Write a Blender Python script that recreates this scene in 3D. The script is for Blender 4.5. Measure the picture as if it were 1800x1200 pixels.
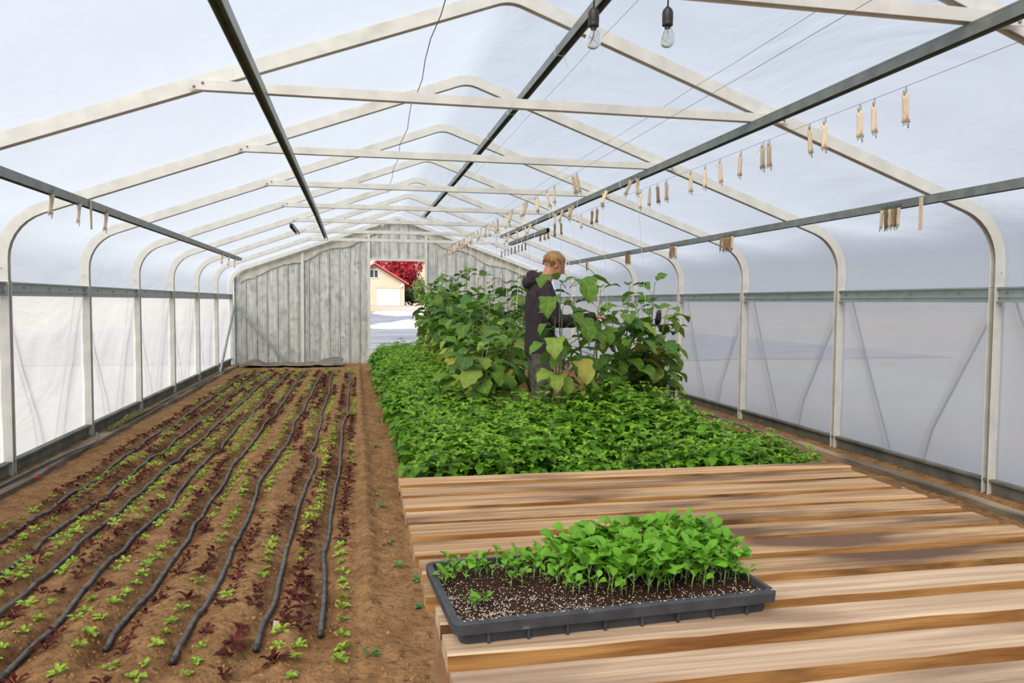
import bpy, bmesh, math, random
import numpy as np
from mathutils import Vector, Matrix, Quaternion

for o in list(bpy.data.objects): bpy.data.objects.remove(o)
SC = bpy.context.scene
COL = SC.collection
PI = math.pi

# ------------------------------------------------------------------ camera
cd = bpy.data.cameras.new('camera'); cam = bpy.data.objects.new('camera', cd); COL.objects.link(cam)
cd.sensor_width = 36.0; cd.lens = 1358.2 / 1800 * 36; cd.clip_end = 2000; cd.clip_start = 0.05
def cam_matrix(yaw, pitch, roll, loc):
    c, s = math.cos(yaw), math.sin(yaw); A = Matrix(((c,-s,0),(s,c,0),(0,0,1)))
    c, s = math.cos(pitch), math.sin(pitch); B = Matrix(((1,0,0),(0,c,-s),(0,s,c)))
    c, s = math.cos(roll), math.sin(roll); C = Matrix(((c,0,s),(0,1,0),(-s,0,c)))
    R = C @ B @ A                                   # rows: right, forward, up
    M = Matrix((R[0], R[2], -R[1])).transposed().to_4x4()
    M.translation = loc
    return M
cam.matrix_world = cam_matrix(0.2003, 0.0508, 0.0067, (0, 0, 1.314))
SC.camera = cam

# ------------------------------------------------------------------ light
SC.view_settings.view_transform = 'Standard'; SC.view_settings.look = 'None'
SC.view_settings.gamma = 1.0; SC.view_settings.use_curve_mapping = False
SC.view_settings.exposure = 0.38
W = bpy.data.worlds.new('sky'); SC.world = W; W.use_nodes = True
wn, wl = W.node_tree.nodes, W.node_tree.links
wn.clear()
wo = wn.new('ShaderNodeOutputWorld'); wb = wn.new('ShaderNodeBackground'); wb.inputs[1].default_value = .80
wg = wn.new('ShaderNodeTexCoord'); wsep = wn.new('ShaderNodeSeparateXYZ'); wr = wn.new('ShaderNodeValToRGB')
wl.new(wg.outputs['Generated'], wsep.inputs[0]); wl.new(wsep.outputs[2], wr.inputs[0])
wr.color_ramp.elements[0].position = 0.0; wr.color_ramp.elements[0].color = (0.90, 0.93, 0.98, 1)
wr.color_ramp.elements[1].position = 0.9; wr.color_ramp.elements[1].color = (0.62, 0.78, 1.0, 1)
wl.new(wr.outputs[0], wb.inputs[0]); wl.new(wb.outputs[0], wo.inputs[0])
sd = bpy.data.lights.new('sun', 'SUN'); sun = bpy.data.objects.new('sun', sd); COL.objects.link(sun)
sd.energy = 8.3; sd.angle = math.radians(40); sd.color = (1.0, 0.90, 0.74)
sun.rotation_euler = Vector((0.40, 0.60, -0.70)).to_track_quat('-Z', 'Y').to_euler()
sun.location = (-20, -20, 25)

# ------------------------------------------------------------------ helpers
class MB:
    """collects geometry for one mesh"""
    def __init__(s): s.v = []; s.f = []; s.m = []; s.uv = {}
    def add(s, vs, fs, mi=0, uvs=None):
        b = len(s.v); s.v += [tuple(v) for v in vs]
        for f in fs: s.f.append(tuple(b + i for i in f)); s.m.append(mi)
        if uvs:
            for i, u in enumerate(uvs): s.uv[b + i] = u
    def box(s, x0, x1, y0, y1, z0, z1, mi=0, M=None):
        vs = [Vector((x, y, z)) for z in (z0, z1) for y in (y0, y1) for x in (x0, x1)]
        if M: vs = [M @ v for v in vs]
        s.add(vs, [(0,2,3,1),(4,5,7,6),(0,1,5,4),(2,6,7,3),(0,4,6,2),(1,3,7,5)], mi)
    def tube(s, pts, r, n=6, mi=0, cap=True, flat=1.0):
        pts = [Vector(p) for p in pts]; R = r if isinstance(r, (list, tuple)) else [r] * len(pts)
        vs = []; up = Vector((0, 0, 1))
        t0 = (pts[1] - pts[0]).normalized()
        a = t0.cross(up) if abs(t0.z) < .95 else t0.cross(Vector((0, 1, 0)))
        a.normalize()
        for i, p in enumerate(pts):
            t = (pts[min(i+1, len(pts)-1)] - pts[max(i-1, 0)]).normalized()
            a = (a - t * a.dot(t)).normalized(); b = t.cross(a)
            for k in range(n):
                w = 2 * PI * k / n; vs.append(p + a * (R[i] * math.cos(w)) + b * (R[i] * flat * math.sin(w)))
        fs = [(i*n+k, i*n+(k+1)%n, (i+1)*n+(k+1)%n, (i+1)*n+k) for i in range(len(pts)-1) for k in range(n)]
        if cap: fs += [tuple(range(n-1, -1, -1)), tuple(range((len(pts)-1)*n, len(pts)*n))]
        s.add(vs, fs, mi)
    def rings(s, rings, cap=True, mi=0):
        """rings: list of lists of points, equal counts"""
        n = len(rings[0]); vs = [p for r in rings for p in r]
        fs = [(i*n+k, i*n+(k+1)%n, (i+1)*n+(k+1)%n, (i+1)*n+k) for i in range(len(rings)-1) for k in range(n)]
        if cap: fs += [tuple(range(n-1, -1, -1)), tuple(range((len(rings)-1)*n, len(rings)*n))]
        s.add(vs, fs, mi)
    def lathe(s, prof, n=16, mi=0, c=(0, 0, 0)):
        s.rings([[(c[0]+r*math.cos(2*PI*k/n), c[1]+r*math.sin(2*PI*k/n), c[2]+z) for k in range(n)] for r, z in prof], True, mi)
    def mesh(s, name, mats, smooth=True):
        me = bpy.data.meshes.new(name); me.from_pydata(s.v, [], s.f)
        for m in (mats if isinstance(mats, (list, tuple)) else [mats]): me.materials.append(M_[m])
        me.polygons.foreach_set('material_index', s.m)
        me.polygons.foreach_set('use_smooth', [smooth] * len(s.f))
        if s.uv:
            l = me.uv_layers.new(name='UVMap')
            for lp in me.loops: l.data[lp.index].uv = s.uv.get(lp.vertex_index, (0, 0))
        me.update(); return me
    def build(s, name, mats, parent=None, smooth=False, loc=None):
        return obj(name, s.mesh(name, mats, smooth), parent, loc)
def obj(name, me, parent=None, loc=None, rot=None, scale=None):
    o = bpy.data.objects.new(name, me); COL.objects.link(o)
    if parent: o.parent = parent
    if loc is not None: o.location = loc
    if rot is not None: o.rotation_euler = rot
    if scale is not None: o.scale = (scale,)*3 if isinstance(scale, (int, float)) else scale
    return o
def tag(o, label=None, cat=None, group=None, kind=None):
    if label: o['label'] = label
    if cat: o['category'] = cat
    if group: o['group'] = group
    if kind: o['kind'] = kind
    return o
def empty(name, loc=(0, 0, 0), rot=(0, 0, 0)): return obj(name, None, None, loc, rot)
def bevel(o, w=.003, seg=1):
    m = o.modifiers.new('bevel', 'BEVEL'); m.width = w; m.segments = seg; m.limit_method = 'ANGLE'; return o
def hsh(i, j):
    return np.modf(np.abs(np.sin(i * 127.1 + j * 311.7) * 43758.5453))[0]
def vnoise(x, y):
    x = np.asarray(x, float); y = np.asarray(y, float)
    xi, yi = np.floor(x), np.floor(y); fx, fy = x - xi, y - yi
    fx, fy = fx*fx*(3-2*fx), fy*fy*(3-2*fy)
    return (hsh(xi, yi)*(1-fx)*(1-fy) + hsh(xi+1, yi)*fx*(1-fy) + hsh(xi, yi+1)*(1-fx)*fy + hsh(xi+1, yi+1)*fx*fy)
def fbm(x, y, o=3): return sum(vnoise(x*2**k + 13.7*k, y*2**k + 7.1*k) / 2**k for k in range(o)) / (2 - 2**(1-o)) - .5

# ------------------------------------------------------------------ materials
M_ = {}
def mat(name, c1, c2=None, rough=.6, metal=0.0, scale=5., stretch=(1, 1, 1), bump=0., bscale=None, trans=0., spec=.5,
        lo=.35, hi=.65, c3=None, scale3=2., lo3=.5, hi3=.65, vary=0., detail=6., coords='Object', stretch3=None, randoff=False, uvvein=None, alpha=None):
    m = bpy.data.materials.new(name); m.use_nodes = True; nt = m.node_tree; N, L = nt.nodes, nt.links
    b = N['Principled BSDF']; out = N['Material Output']
    b.inputs['Roughness'].default_value = rough; b.inputs['Metallic'].default_value = metal
    b.inputs['Specular IOR Level'].default_value = spec
    tc = N.new('ShaderNodeTexCoord'); info = N.new('ShaderNodeObjectInfo')
    def coordnode(st):
        mp = N.new('ShaderNodeMapping'); mp.inputs['Scale'].default_value = st; L.new(tc.outputs[coords], mp.inputs[0])
        if randoff:
            mu = N.new('ShaderNodeMath'); mu.operation = 'MULTIPLY'; mu.inputs[1].default_value = 37.; L.new(info.outputs['Random'], mu.inputs[0])
            cm = N.new('ShaderNodeCombineXYZ')
            for k in range(3): L.new(mu.outputs[0], cm.inputs[k])
            L.new(cm.outputs[0], mp.inputs['Location'])
        return mp
    def mix(fac, a, bb, fv=None):
        x = N.new('ShaderNodeMix'); x.data_type = 'RGBA'
        for sock, val in ((x.inputs[6], a), (x.inputs[7], bb)):
            if isinstance(val, tuple): sock.default_value = (*val, 1)
            else: L.new(val, sock)
        if fac is None: x.inputs[0].default_value = fv
        else: L.new(fac, x.inputs[0])
        return x.outputs[2]
    def noise(sc, st, lo, hi, d=detail):
        mp = coordnode(st); n = N.new('ShaderNodeTexNoise'); n.inputs['Scale'].default_value = sc; n.inputs['Detail'].default_value = d
        L.new(mp.outputs[0], n.inputs['Vector'])
        r = N.new('ShaderNodeMapRange'); r.inputs[1].default_value = lo; r.inputs[2].default_value = hi; L.new(n.outputs[0], r.inputs[0])
        return r.outputs[0], n.outputs[0]
    col = tuple(c1)
    if c2: f, raw = noise(scale, stretch, lo, hi); col = mix(f, tuple(c1), tuple(c2))
    if c3: f3, _ = noise(scale3, stretch3 or stretch, lo3, hi3); col = mix(f3, col, tuple(c3))
    if uvvein:
        sp = N.new('ShaderNodeSeparateXYZ'); L.new(tc.outputs['UV'], sp.inputs[0])
        ab = N.new('ShaderNodeMath'); ab.operation = 'ABSOLUTE'; L.new(sp.outputs[0], ab.inputs[0])
        # side veins: v - 0.5|u| repeated
        ma = N.new('ShaderNodeMath'); ma.operation = 'MULTIPLY_ADD'; ma.inputs[1].default_value = -.28; L.new(ab.outputs[0], ma.inputs[0]); L.new(sp.outputs[1], ma.inputs[2])
        ml = N.new('ShaderNodeMath'); ml.operation = 'MULTIPLY'; ml.inputs[1].default_value = 7.; L.new(ma.outputs[0], ml.inputs[0])
        fr = N.new('ShaderNodeMath'); fr.operation = 'PINGPONG'; fr.inputs[1].default_value = .5; L.new(ml.outputs[0], fr.inputs[0])
        r1 = N.new('ShaderNodeMapRange'); r1.inputs[1].default_value = .07; r1.inputs[2].default_value = .0; L.new(fr.outputs[0], r1.inputs[0])
        r2 = N.new('ShaderNodeMapRange'); r2.inputs[1].default_value = .10; r2.inputs[2].default_value = .02; L.new(ab.outputs[0], r2.inputs[0])
        mx = N.new('ShaderNodeMath'); mx.operation = 'MAXIMUM'; L.new(r1.outputs[0], mx.inputs[0]); L.new(r2.outputs[0], mx.inputs[1])
        m5 = N.new('ShaderNodeMath'); m5.operation = 'MULTIPLY'; m5.inputs[1].default_value = .55; L.new(mx.outputs[0], m5.inputs[0])
        col = mix(m5.outputs[0], col, tuple(uvvein))
    if vary:
        hv = N.new('ShaderNodeHueSaturation'); r = N.new('ShaderNodeMapRange'); r.inputs[3].default_value = 1-vary; r.inputs[4].default_value = 1+vary
        L.new(info.outputs['Random'], r.inputs[0]); L.new(r.outputs[0], hv.inputs['Value'])
        if isinstance(col, tuple): hv.inputs['Color'].default_value = (*col, 1)
        else: L.new(col, hv.inputs['Color'])
        col = hv.outputs[0]
    if isinstance(col, tuple): b.inputs['Base Color'].default_value = (*col, 1)
    else: L.new(col, b.inputs['Base Color'])
    if bump:
        _, raw = noise(bscale or scale, stretch, 0, 1)
        bp = N.new('ShaderNodeBump'); bp.inputs['Strength'].default_value = 1.; bp.inputs['Distance'].default_value = bump
        L.new(raw, bp.inputs['Height']); L.new(bp.outputs[0], b.inputs['Normal'])
    if trans:
        t = N.new('ShaderNodeBsdfTranslucent'); ms = N.new('ShaderNodeMixShader'); ms.inputs[0].default_value = trans
        if isinstance(col, tuple): t.inputs[0].default_value = (*col, 1)
        else: L.new(col, t.inputs[0])
        L.new(b.outputs[0], ms.inputs[1]); L.new(t.outputs[0], ms.inputs[2]); L.new(ms.outputs[0], out.inputs[0])
    M_[name] = m; return m

def film(name, clear, tint, dirt=.1):
    m = bpy.data.materials.new(name); m.use_nodes = True; N, L = m.node_tree.nodes, m.node_tree.links; N.clear()
    out = N.new('ShaderNodeOutputMaterial'); tc = N.new('ShaderNodeTexCoord')
    mp = N.new('ShaderNodeMapping'); mp.inputs['Scale'].default_value = (.8, .35, .8); L.new(tc.outputs['Object'], mp.inputs[0])
    n = N.new('ShaderNodeTexNoise'); n.inputs['Scale'].default_value = 1.5; n.inputs['Detail'].default_value = 5; n.inputs['Distortion'].default_value = .8; L.new(mp.outputs[0], n.inputs[0])
    bp = N.new('ShaderNodeBump'); bp.inputs['Distance'].default_value = .07; bp.inputs['Strength'].default_value = .7; L.new(n.outputs[0], bp.inputs['Height'])
    n2 = N.new('ShaderNodeTexNoise'); n2.inputs['Scale'].default_value = 1.1; n2.inputs['Detail'].default_value = 9; L.new(tc.outputs['Object'], n2.inputs[0])
    r = N.new('ShaderNodeMapRange'); r.inputs[1].default_value = .35; r.inputs[2].default_value = .75; r.inputs[3].default_value = 1.; r.inputs[4].default_value = 1-dirt; L.new(n2.outputs[0], r.inputs[0])
    mc = N.new('ShaderNodeMix'); mc.data_type = 'RGBA'; mc.blend_type = 'MULTIPLY'; mc.inputs[0].default_value = 1; mc.inputs[6].default_value = (*tint, 1)
    cb = N.new('ShaderNodeCombineColor')
    for k in range(3): L.new(r.outputs[0], cb.inputs[k])
    L.new(cb.outputs[0], mc.inputs[7])
    tl = N.new('ShaderNodeBsdfTranslucent'); L.new(mc.outputs[2], tl.inputs[0]); L.new(bp.outputs[0], tl.inputs['Normal'])
    df = N.new('ShaderNodeBsdfDiffuse'); df.inputs[0].default_value = (.86, .86, .85, 1); L.new(bp.outputs[0], df.inputs['Normal'])
    gl = N.new('ShaderNodeBsdfGlossy'); gl.inputs['Roughness'].default_value = .35; gl.inputs[0].default_value = (.9, .9, .9, 1); L.new(bp.outputs[0], gl.inputs['Normal'])
    tr = N.new('ShaderNodeBsdfTransparent'); tr.inputs[0].default_value = (.97, .98, 1., 1)
    def mx(f, a, b):
        x = N.new('ShaderNodeMixShader'); x.inputs[0].default_value = f; L.new(a, x.inputs[1]); L.new(b, x.inputs[2]); return x.outputs[0]
    s = mx(.14, tl.outputs[0], df.outputs[0]); s = mx(.05, s, gl.outputs[0]); s = mx(clear, s, tr.outputs[0])
    L.new(s, out.inputs[0]); M_[name] = m
film('film_roof', .27, (.27, .305, .37), .05)
film('film_wall', .14, (.47, .485, .52), .12)

mat('steel', (.72, .71, .665), (.62, .615, .58), rough=.42, metal=.22, scale=9, detail=8, bump=.0006, bscale=40, c3=(.52, .49, .41), scale3=3, lo3=.62, hi3=.8)
mat('steel_dark', (.25, .275, .26), (.18, .20, .19), rough=.4, metal=.5, scale=10, bump=.0004, bscale=50)
mat('steel_rail', (.42, .47, .46), (.34, .38, .37), rough=.4, metal=.5, scale=8)
mat('bolt', (.35, .33, .30), rough=.5, metal=.6)
mat('channel', (.085, .095, .082), (.17, .16, .13), rough=.7, scale=6, bump=.002, bscale=30)
mat('kerb', (.22, .17, .12), (.11, .082, .058), rough=.9, scale=7, stretch=(1, .25, 1), bump=.004, bscale=25, c3=(.36, .27, .18), scale3=4)
mat('panel', (.62, .625, .60), (.44, .445, .43), rough=.6, metal=.15, scale=5, stretch=(3, 1, .55), detail=10, bump=.002, bscale=12, c3=(.33, .335, .325), scale3=11, lo3=.5, hi3=.72, stretch3=(1, 1, .8), coords='Object', vary=.06)
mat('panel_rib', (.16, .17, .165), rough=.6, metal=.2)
mat('flap', (.78, .73, .64), (.60, .56, .49), rough=.6, scale=7, trans=.3, bump=.01)
mat('soil', (.335, .185, .082), (.225, .118, .049), rough=.95, spec=.15, scale=9, detail=14, lo=.36, hi=.64, bump=.030, bscale=34, c3=(.150, .076, .032), scale3=26, lo3=.52, hi3=.68)
def wet_soil():
    N, L = M_['soil'].node_tree.nodes, M_['soil'].node_tree.links; b = N['Principled BSDF']
    at = N.new('ShaderNodeAttribute'); at.attribute_name = 'wet'; src = b.inputs['Base Color'].links[0].from_socket
    mx = N.new('ShaderNodeMix'); mx.data_type = 'RGBA'; L.new(at.outputs['Fac'], mx.inputs[0]); L.new(src, mx.inputs[6])
    mu = N.new('ShaderNodeMix'); mu.data_type = 'RGBA'; mu.blend_type = 'MULTIPLY'; mu.inputs[0].default_value = 1; mu.inputs[7].default_value = (.38, .29, .24, 1); L.new(src, mu.inputs[6])
    L.new(mu.outputs[2], mx.inputs[7]); L.new(mx.outputs[2], b.inputs['Base Color'])
wet_soil()
mat('soil_crumb', (.35, .20, .095), (.17, .088, .038), rough=.95, spec=.1, scale=14, detail=4)
mat('drip', (.050, .051, .055), (.120, .113, .105), rough=.6, scale=18, lo=.4, hi=.6, c3=(.21, .15, .095), scale3=7, lo3=.56, hi3=.74)
mat('drip_end', (.03, .03, .032), rough=.5)
mat('pipe', (.10, .10, .095), (.17, .15, .12), rough=.6, scale=12)
mat('wood', (.54, .355, .195), (.27, .142, .062), rough=.75, spec=.25, scale=5, stretch=(.42, 13., 6.), detail=12, lo=.36, hi=.68, bump=.003, bscale=7, c3=(.135, .075, .045), scale3=2.4, lo3=.48, hi3=.62, stretch3=(.75, 3.4, 1.), randoff=True, vary=.10)
mat('wood_edge', (.52, .285, .10), (.24, .105, .036), rough=.85, spec=.15, scale=6, stretch=(.6, 4., 9.), detail=10, bump=.003, bscale=9, c3=(.12, .06, .03), scale3=4, lo3=.55, hi3=.68, stretch3=(.8, 2, 2), randoff=True)
mat('wood_bleached', (.62, .46, .315), (.37, .235, .145), rough=.8, spec=.2, scale=5, stretch=(.42, 13., 6.), detail=12, lo=.34, hi=.70, bump=.003, bscale=7, c3=(.23, .145, .10), scale3=2.4, lo3=.52, hi3=.70, stretch3=(.7, 3.4, 1.), randoff=True, vary=.06)
mat('wood_beam', (.38, .22, .12), (.26, .14, .075), rough=.85, scale=5, stretch=(3, .4, 3))
mat('tray', (.040, .043, .050), (.066, .069, .077), rough=.6, spec=.3, scale=30, c3=(.25, .22, .19), scale3=16, lo3=.70, hi3=.80)
mat('tray_soil', (.030, .015, .010), (.055, .028, .018), rough=1, spec=.1, scale=120, detail=6, bump=.004, bscale=180)
mat('perlite', (.66, .55, .43), (.80, .72, .62), rough=.9, scale=50)
mat('seed_leaf', (.105, .32, .018), (.21, .46, .032), rough=.48, spec=.3, scale=60, trans=.30, vary=.22, uvvein=(.24, .46, .10))
mat('seed_stem', (.26, .44, .12), rough=.5, trans=.2)
mat('basil', (.058, .190, .008), (.155, .335, .014), rough=.46, spec=.3, scale=24, trans=.28, vary=.25, uvvein=(.16, .36, .06))
mat('basil_young', (.17, .38, .018), (.26, .46, .035), rough=.48, spec=.3, scale=24, trans=.3, vary=.15)
mat('basil_stem', (.08, .15, .03), rough=.6)
mat('flower', (.85, .84, .80), rough=.7, trans=.3)
mat('egg_leaf', (.090, .205, .022), (.165, .305, .038), rough=.55, spec=.3, scale=9, trans=.30, vary=.18, uvvein=(.30, .40, .13), bump=.003, bscale=60)
mat('egg_leaf_dark', (.055, .150, .030), (.095, .215, .042), rough=.55, spec=.3, scale=9, trans=.25, vary=.2, uvvein=(.18, .28, .09), bump=.003, bscale=60)
mat('egg_leaf_lime', (.22, .34, .05), (.32, .42, .07), rough=.55, spec=.3, scale=9, trans=.32, vary=.12, uvvein=(.45, .48, .17))
mat('egg_leaf_yellow', (.46, .42, .07), (.34, .38, .07), rough=.55, scale=9, trans=.3, vary=.12, uvvein=(.52, .40, .10), c3=(.40, .25, .07), scale3=14, lo3=.6, hi3=.72)
mat('egg_stem', (.17, .22, .08), (.12, .13, .06), rough=.7, scale=20)
mat('egg_stem_old', (.30, .20, .10), (.18, .13, .07), rough=.8, scale=20)
mat('aubergine', (.012, .006, .016), rough=.2)
mat('lettuce_green', (.25, .44, .035), (.40, .55, .075), rough=.55, spec=.3, scale=45, trans=.3, vary=.18)
mat('lettuce_red', (.105, .015, .012), (.050, .009, .009), rough=.65, spec=.2, scale=45, trans=.2, vary=.3)
mat('weed', (.07, .19, .03), (.12, .28, .05), rough=.5, scale=40, trans=.25, vary=.2)
mat('dry_grass', (.34, .33, .13), (.20, .24, .07), rough=.8, scale=30, trans=.2)
mat('cloth', (.115, .105, .095), (.21, .18, .145), rough=.95, scale=6, bump=.01, bscale=9)
mat('wire', (.18, .18, .17), rough=.4, metal=.7)
mat('twine', (.82, .69, .53), (.66, .52, .37), rough=.95, scale=120, stretch=(4, 4, .4), bump=.0015, bscale=200, vary=.2)
mat('twine_old', (.36, .24, .13), (.24, .155, .085), rough=.95, scale=120, stretch=(4, 4, .4), bump=.0015, bscale=200, vary=.25)
mat('string', (.74, .73, .68), rough=.9)
mat('black_plastic', (.022, .021, .020), rough=.5)
mat('filament', (.45, .42, .38), rough=.3, metal=.6)
mat('paper', (.62, .50, .36), rough=.9)
mat('red_plastic', (.45, .03, .02), rough=.5)
mat('rock', (.36, .28, .21), (.25, .18, .12), rough=.95, scale=20)
mat('skin', (.56, .27, .17), (.50, .21, .13), rough=.5, scale=14)
mat('hair', (.40, .23, .085), (.26, .135, .045), rough=.5, scale=60, stretch=(1, 1, .3))
mat('hoodie', (.034, .026, .032), (.048, .038, .045), rough=.95, spec=.15, scale=30, bump=.003, bscale=9)
mat('logo', (.60, .64, .70), rough=.8)
mat('trousers', (.125, .115, .10), (.085, .078, .068), rough=.95, spec=.2, scale=14, bump=.004, bscale=10)
mat('shoe', (.05, .045, .04), rough=.8)
# outside
mat('field', (.125, .135, .175), (.20, .21, .26), rough=.6, scale=.35, stretch=(.6, 3, 1), c3=(.09, .095, .125), scale3=.5)
mat('field_soil', (.30, .29, .305), (.26, .235, .22), rough=1, scale=.25, c3=(.33, .235, .15), scale3=.12, lo3=.52, hi3=.6)
mat('white_sheet', (.50, .51, .54), rough=.6)
mat('render_wall', (.42, .335, .275), (.39, .31, .25), rough=.9, scale=.5)
mat('roof_red', (.36, .075, .06), rough=.7)
mat('garage', (.62, .62, .63), rough=.5)
mat('window_dark', (.03, .035, .04), rough=.1)
mat('window_frame', (.85, .85, .83), rough=.5)
mat('concrete', (.30, .255, .205), (.25, .21, .17), rough=.9, scale=.8)
mat('red_leaves', (.26, .010, .022), (.42, .030, .05), rough=.6, scale=.5, trans=.25)
mat('bush_leaves', (.10, .15, .045), (.20, .22, .06), rough=.6, scale=.5, trans=.2)
mat('dark_leaves', (.025, .05, .022), (.05, .085, .03), rough=.7, scale=.6, trans=.15)
mat('bark', (.10, .07, .05), rough=.9)
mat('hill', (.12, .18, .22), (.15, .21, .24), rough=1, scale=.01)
g = bpy.data.materials.new('bulb_glass'); g.use_nodes = True; b = g.node_tree.nodes['Principled BSDF']
b.inputs['Transmission Weight'].default_value = 1; b.inputs['Roughness'].default_value = .02; b.inputs['IOR'].default_value = 1.15; M_['bulb_glass'] = g

# ------------------------------------------------------------------ frame geometry of the tunnel
XC = 0.90; HALF = 3.39; SLOPE = .36; ZT = 2.448; UT = 1.755; BAY = 1.76; RAIL = 1.4375
def HY(k): return 2.776 + BAY * k
def hoop_path(off, zb=0., n=7):
    """left foot -> apex -> right foot, offset outwards by off"""
    nz = math.sqrt(1 + SLOPE**2); ue = HALF + off
    za = ZT + SLOPE*UT + off*nz                                # apex of the two straight lines
    ze = za - SLOPE*ue                                         # eave corner
    phi = math.atan(SLOPE)
    def fil(c, d0, d1, r):
        """points rounding corner c between incoming dir d0 and outgoing dir d1"""
        ang = math.acos(max(-1, min(1, d0.dot(d1)))); t = r*math.tan(ang/2)
        p0 = c - d0*t; nrm = Vector((d0.y, -d0.x)) if d0.x*d1.y - d0.y*d1.x < 0 else Vector((-d0.y, d0.x))
        ctr = p0 + nrm*r; out = []
        for i in range(n+1):
            a = ang*i/n*(-1 if d0.x*d1.y - d0.y*d1.x < 0 else 1); v = p0-ctr
            out.append(ctr + Vector((v.x*math.cos(a)-v.y*math.sin(a), v.x*math.sin(a)+v.y*math.cos(a))))
        return out
    up, sl = Vector((0, 1)), Vector((math.cos(phi), math.sin(phi))); sr = Vector((sl.x, -sl.y))
    L = [Vector((-ue, zb))] + fil(Vector((-ue, ze)), up, sl, .36+off) + fil(Vector((0, za)), sl, sr, .22+off)
    L += [Vector((-p.x, p.y)) for p in L[n+1:0:-1]] + [Vector((ue, zb))]
    return [(p.x + XC, p.y) for p in L]
def roof_z(x, off=0.):
    u = abs(x - XC); nz = math.sqrt(1+SLOPE**2); return ZT + SLOPE*UT + off*nz - SLOPE*u

# ------------------------------------------------------------------ soil relief
LINES = [-.11, -.375, -.655, -.965, -1.24, -1.49, -1.725, -1.96]
def drip_x(i, y):
    y = np.asarray(y, float)
    w = (vnoise(y*.9 + i*9.3, i*3.1) - .5)*.055 + (vnoise(y*2.6 + i*5.7, i*1.7 + 4) - .5)*.030
    k = {0: (9.3, -.06), 1: (7.0, .055), 2: (8.9, -.04)}.get(i)
    if k: w = w + k[1]*np.clip((k[0]-y)/.25, -.5, .5)
    return LINES[i] + w
def soil_z(x, y):
    x = np.asarray(x, float); y = np.asarray(y, float)
    z = -.035 + .035*fbm(x*1.3, y*.9) + .026*fbm(x*6, y*5) + .026*fbm(x*15+3, y*15)
    bed = np.clip((y-2.75)/.3, 0, 1)*np.clip((15.6-y)/.4, 0, 1)
    for i in range(len(LINES)):
        d = x - drip_x(i, y)
        z = z - bed*(.026*np.exp(-(d/.055)**2)*(.3+1.3*vnoise(y*3.1+i*7, i*2.3)) - .009*np.exp(-((np.abs(d)-.125)/.04)**2))
    z = z + .035*np.exp(-((x-.065-.02*fbm(y*1.1, y*0))/.045)**2)*np.clip((y-3.2)/.5, 0, 1) - .012*np.exp(-((x-.0)/.03)**2)
    return z
def soil_at(x, y): return float(soil_z(x, y))

def grid_mesh(name, X, Y, Z, m, smooth=True):
    ny, nx = X.shape; me = bpy.data.meshes.new(name)
    co = np.stack([X, Y, Z], -1).reshape(-1, 3)
    idx = np.arange(nx*ny).reshape(ny, nx)
    q = np.stack([idx[:-1, :-1], idx[:-1, 1:], idx[1:, 1:], idx[1:, :-1]], -1).reshape(-1, 4)
    me.vertices.add(len(co)); me.vertices.foreach_set('co', co.ravel())
    me.loops.add(q.size); me.loops.foreach_set('vertex_index', q.ravel())
    me.polygons.add(len(q)); me.polygons.foreach_set('loop_start', np.arange(0, q.size, 4)); me.polygons.foreach_set('loop_total', np.full(len(q), 4))
    me.polygons.foreach_set('use_smooth', np.full(len(q), smooth)); me.materials.append(M_[m]); me.update(calc_edges=True); me.validate()
    return me
ys = np.concatenate([np.arange(-1.5, 2.2, .1), np.arange(2.2, 7, .022), np.arange(7, 11, .04), np.arange(11, 16.96, .08)])
xs = np.concatenate([np.arange(-2.62, .42, .02), np.arange(.42, 4.45, .05)])
X, Y = np.meshgrid(xs, ys)
fl_o = tag(obj('floor', grid_mesh('floor', X, Y, soil_z(X, Y), 'soil')), 'brown tilled soil floor of the tunnel', kind='structure')
wet = np.zeros_like(X)                                         # soil wetted by the drip hoses
for i in range(len(LINES)):
    d = np.abs(X-drip_x(i, Y)); wn_ = vnoise(Y*2.3+i*4.1, i*7.7)*.6+vnoise(Y*6.1+X*4, i*3.3)*.4
    wet = np.maximum(wet, np.clip(1.6*(wn_-.20), 0, 1)*np.clip((.092+.06*fbm(Y*7, X*9)-d)/.04, 0, 1))
wet *= np.clip((Y-2.95)/.2, 0, 1)*np.clip((15.6-Y)/.3, 0, 1)
at_ = fl_o.data.attributes.new('wet', 'FLOAT', 'POINT'); at_.data.foreach_set('value', wet.ravel().astype(np.float32))
m = MB(); rr = random.Random(90)                               # loose crumbs of soil
for _ in range(9000):
    y = 2.3+rr.random()**1.7*6; x = rr.uniform(max(-2.3, -.62*y), .42) if rr.random() < .9 else rr.uniform(3.75, 4.1); s_ = rr.uniform(.003, .009)*(1.7 if rr.random() < .06 else 1); z = float(soil_z(x, y)); a = rr.random()*6.3
    c_, d_ = s_*math.cos(a), s_*math.sin(a)
    m.add([(x+c_, y+d_, z-.002), (x-d_*.9, y+c_, z-.002), (x-c_, y-d_*1.1, z-.002), (x+d_, y-c_*.8, z-.002), (x+c_*.5, y+d_*.5, z+s_*.7), (x-c_*.5, y+d_*.3, z+s_*.8)], [(0, 1, 4), (1, 5, 4), (1, 2, 5), (2, 3, 5), (3, 4, 5), (3, 0, 4)])
tag(m.build('soil_crumbs', 'soil_crumb', fl_o), kind='stuff')

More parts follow.
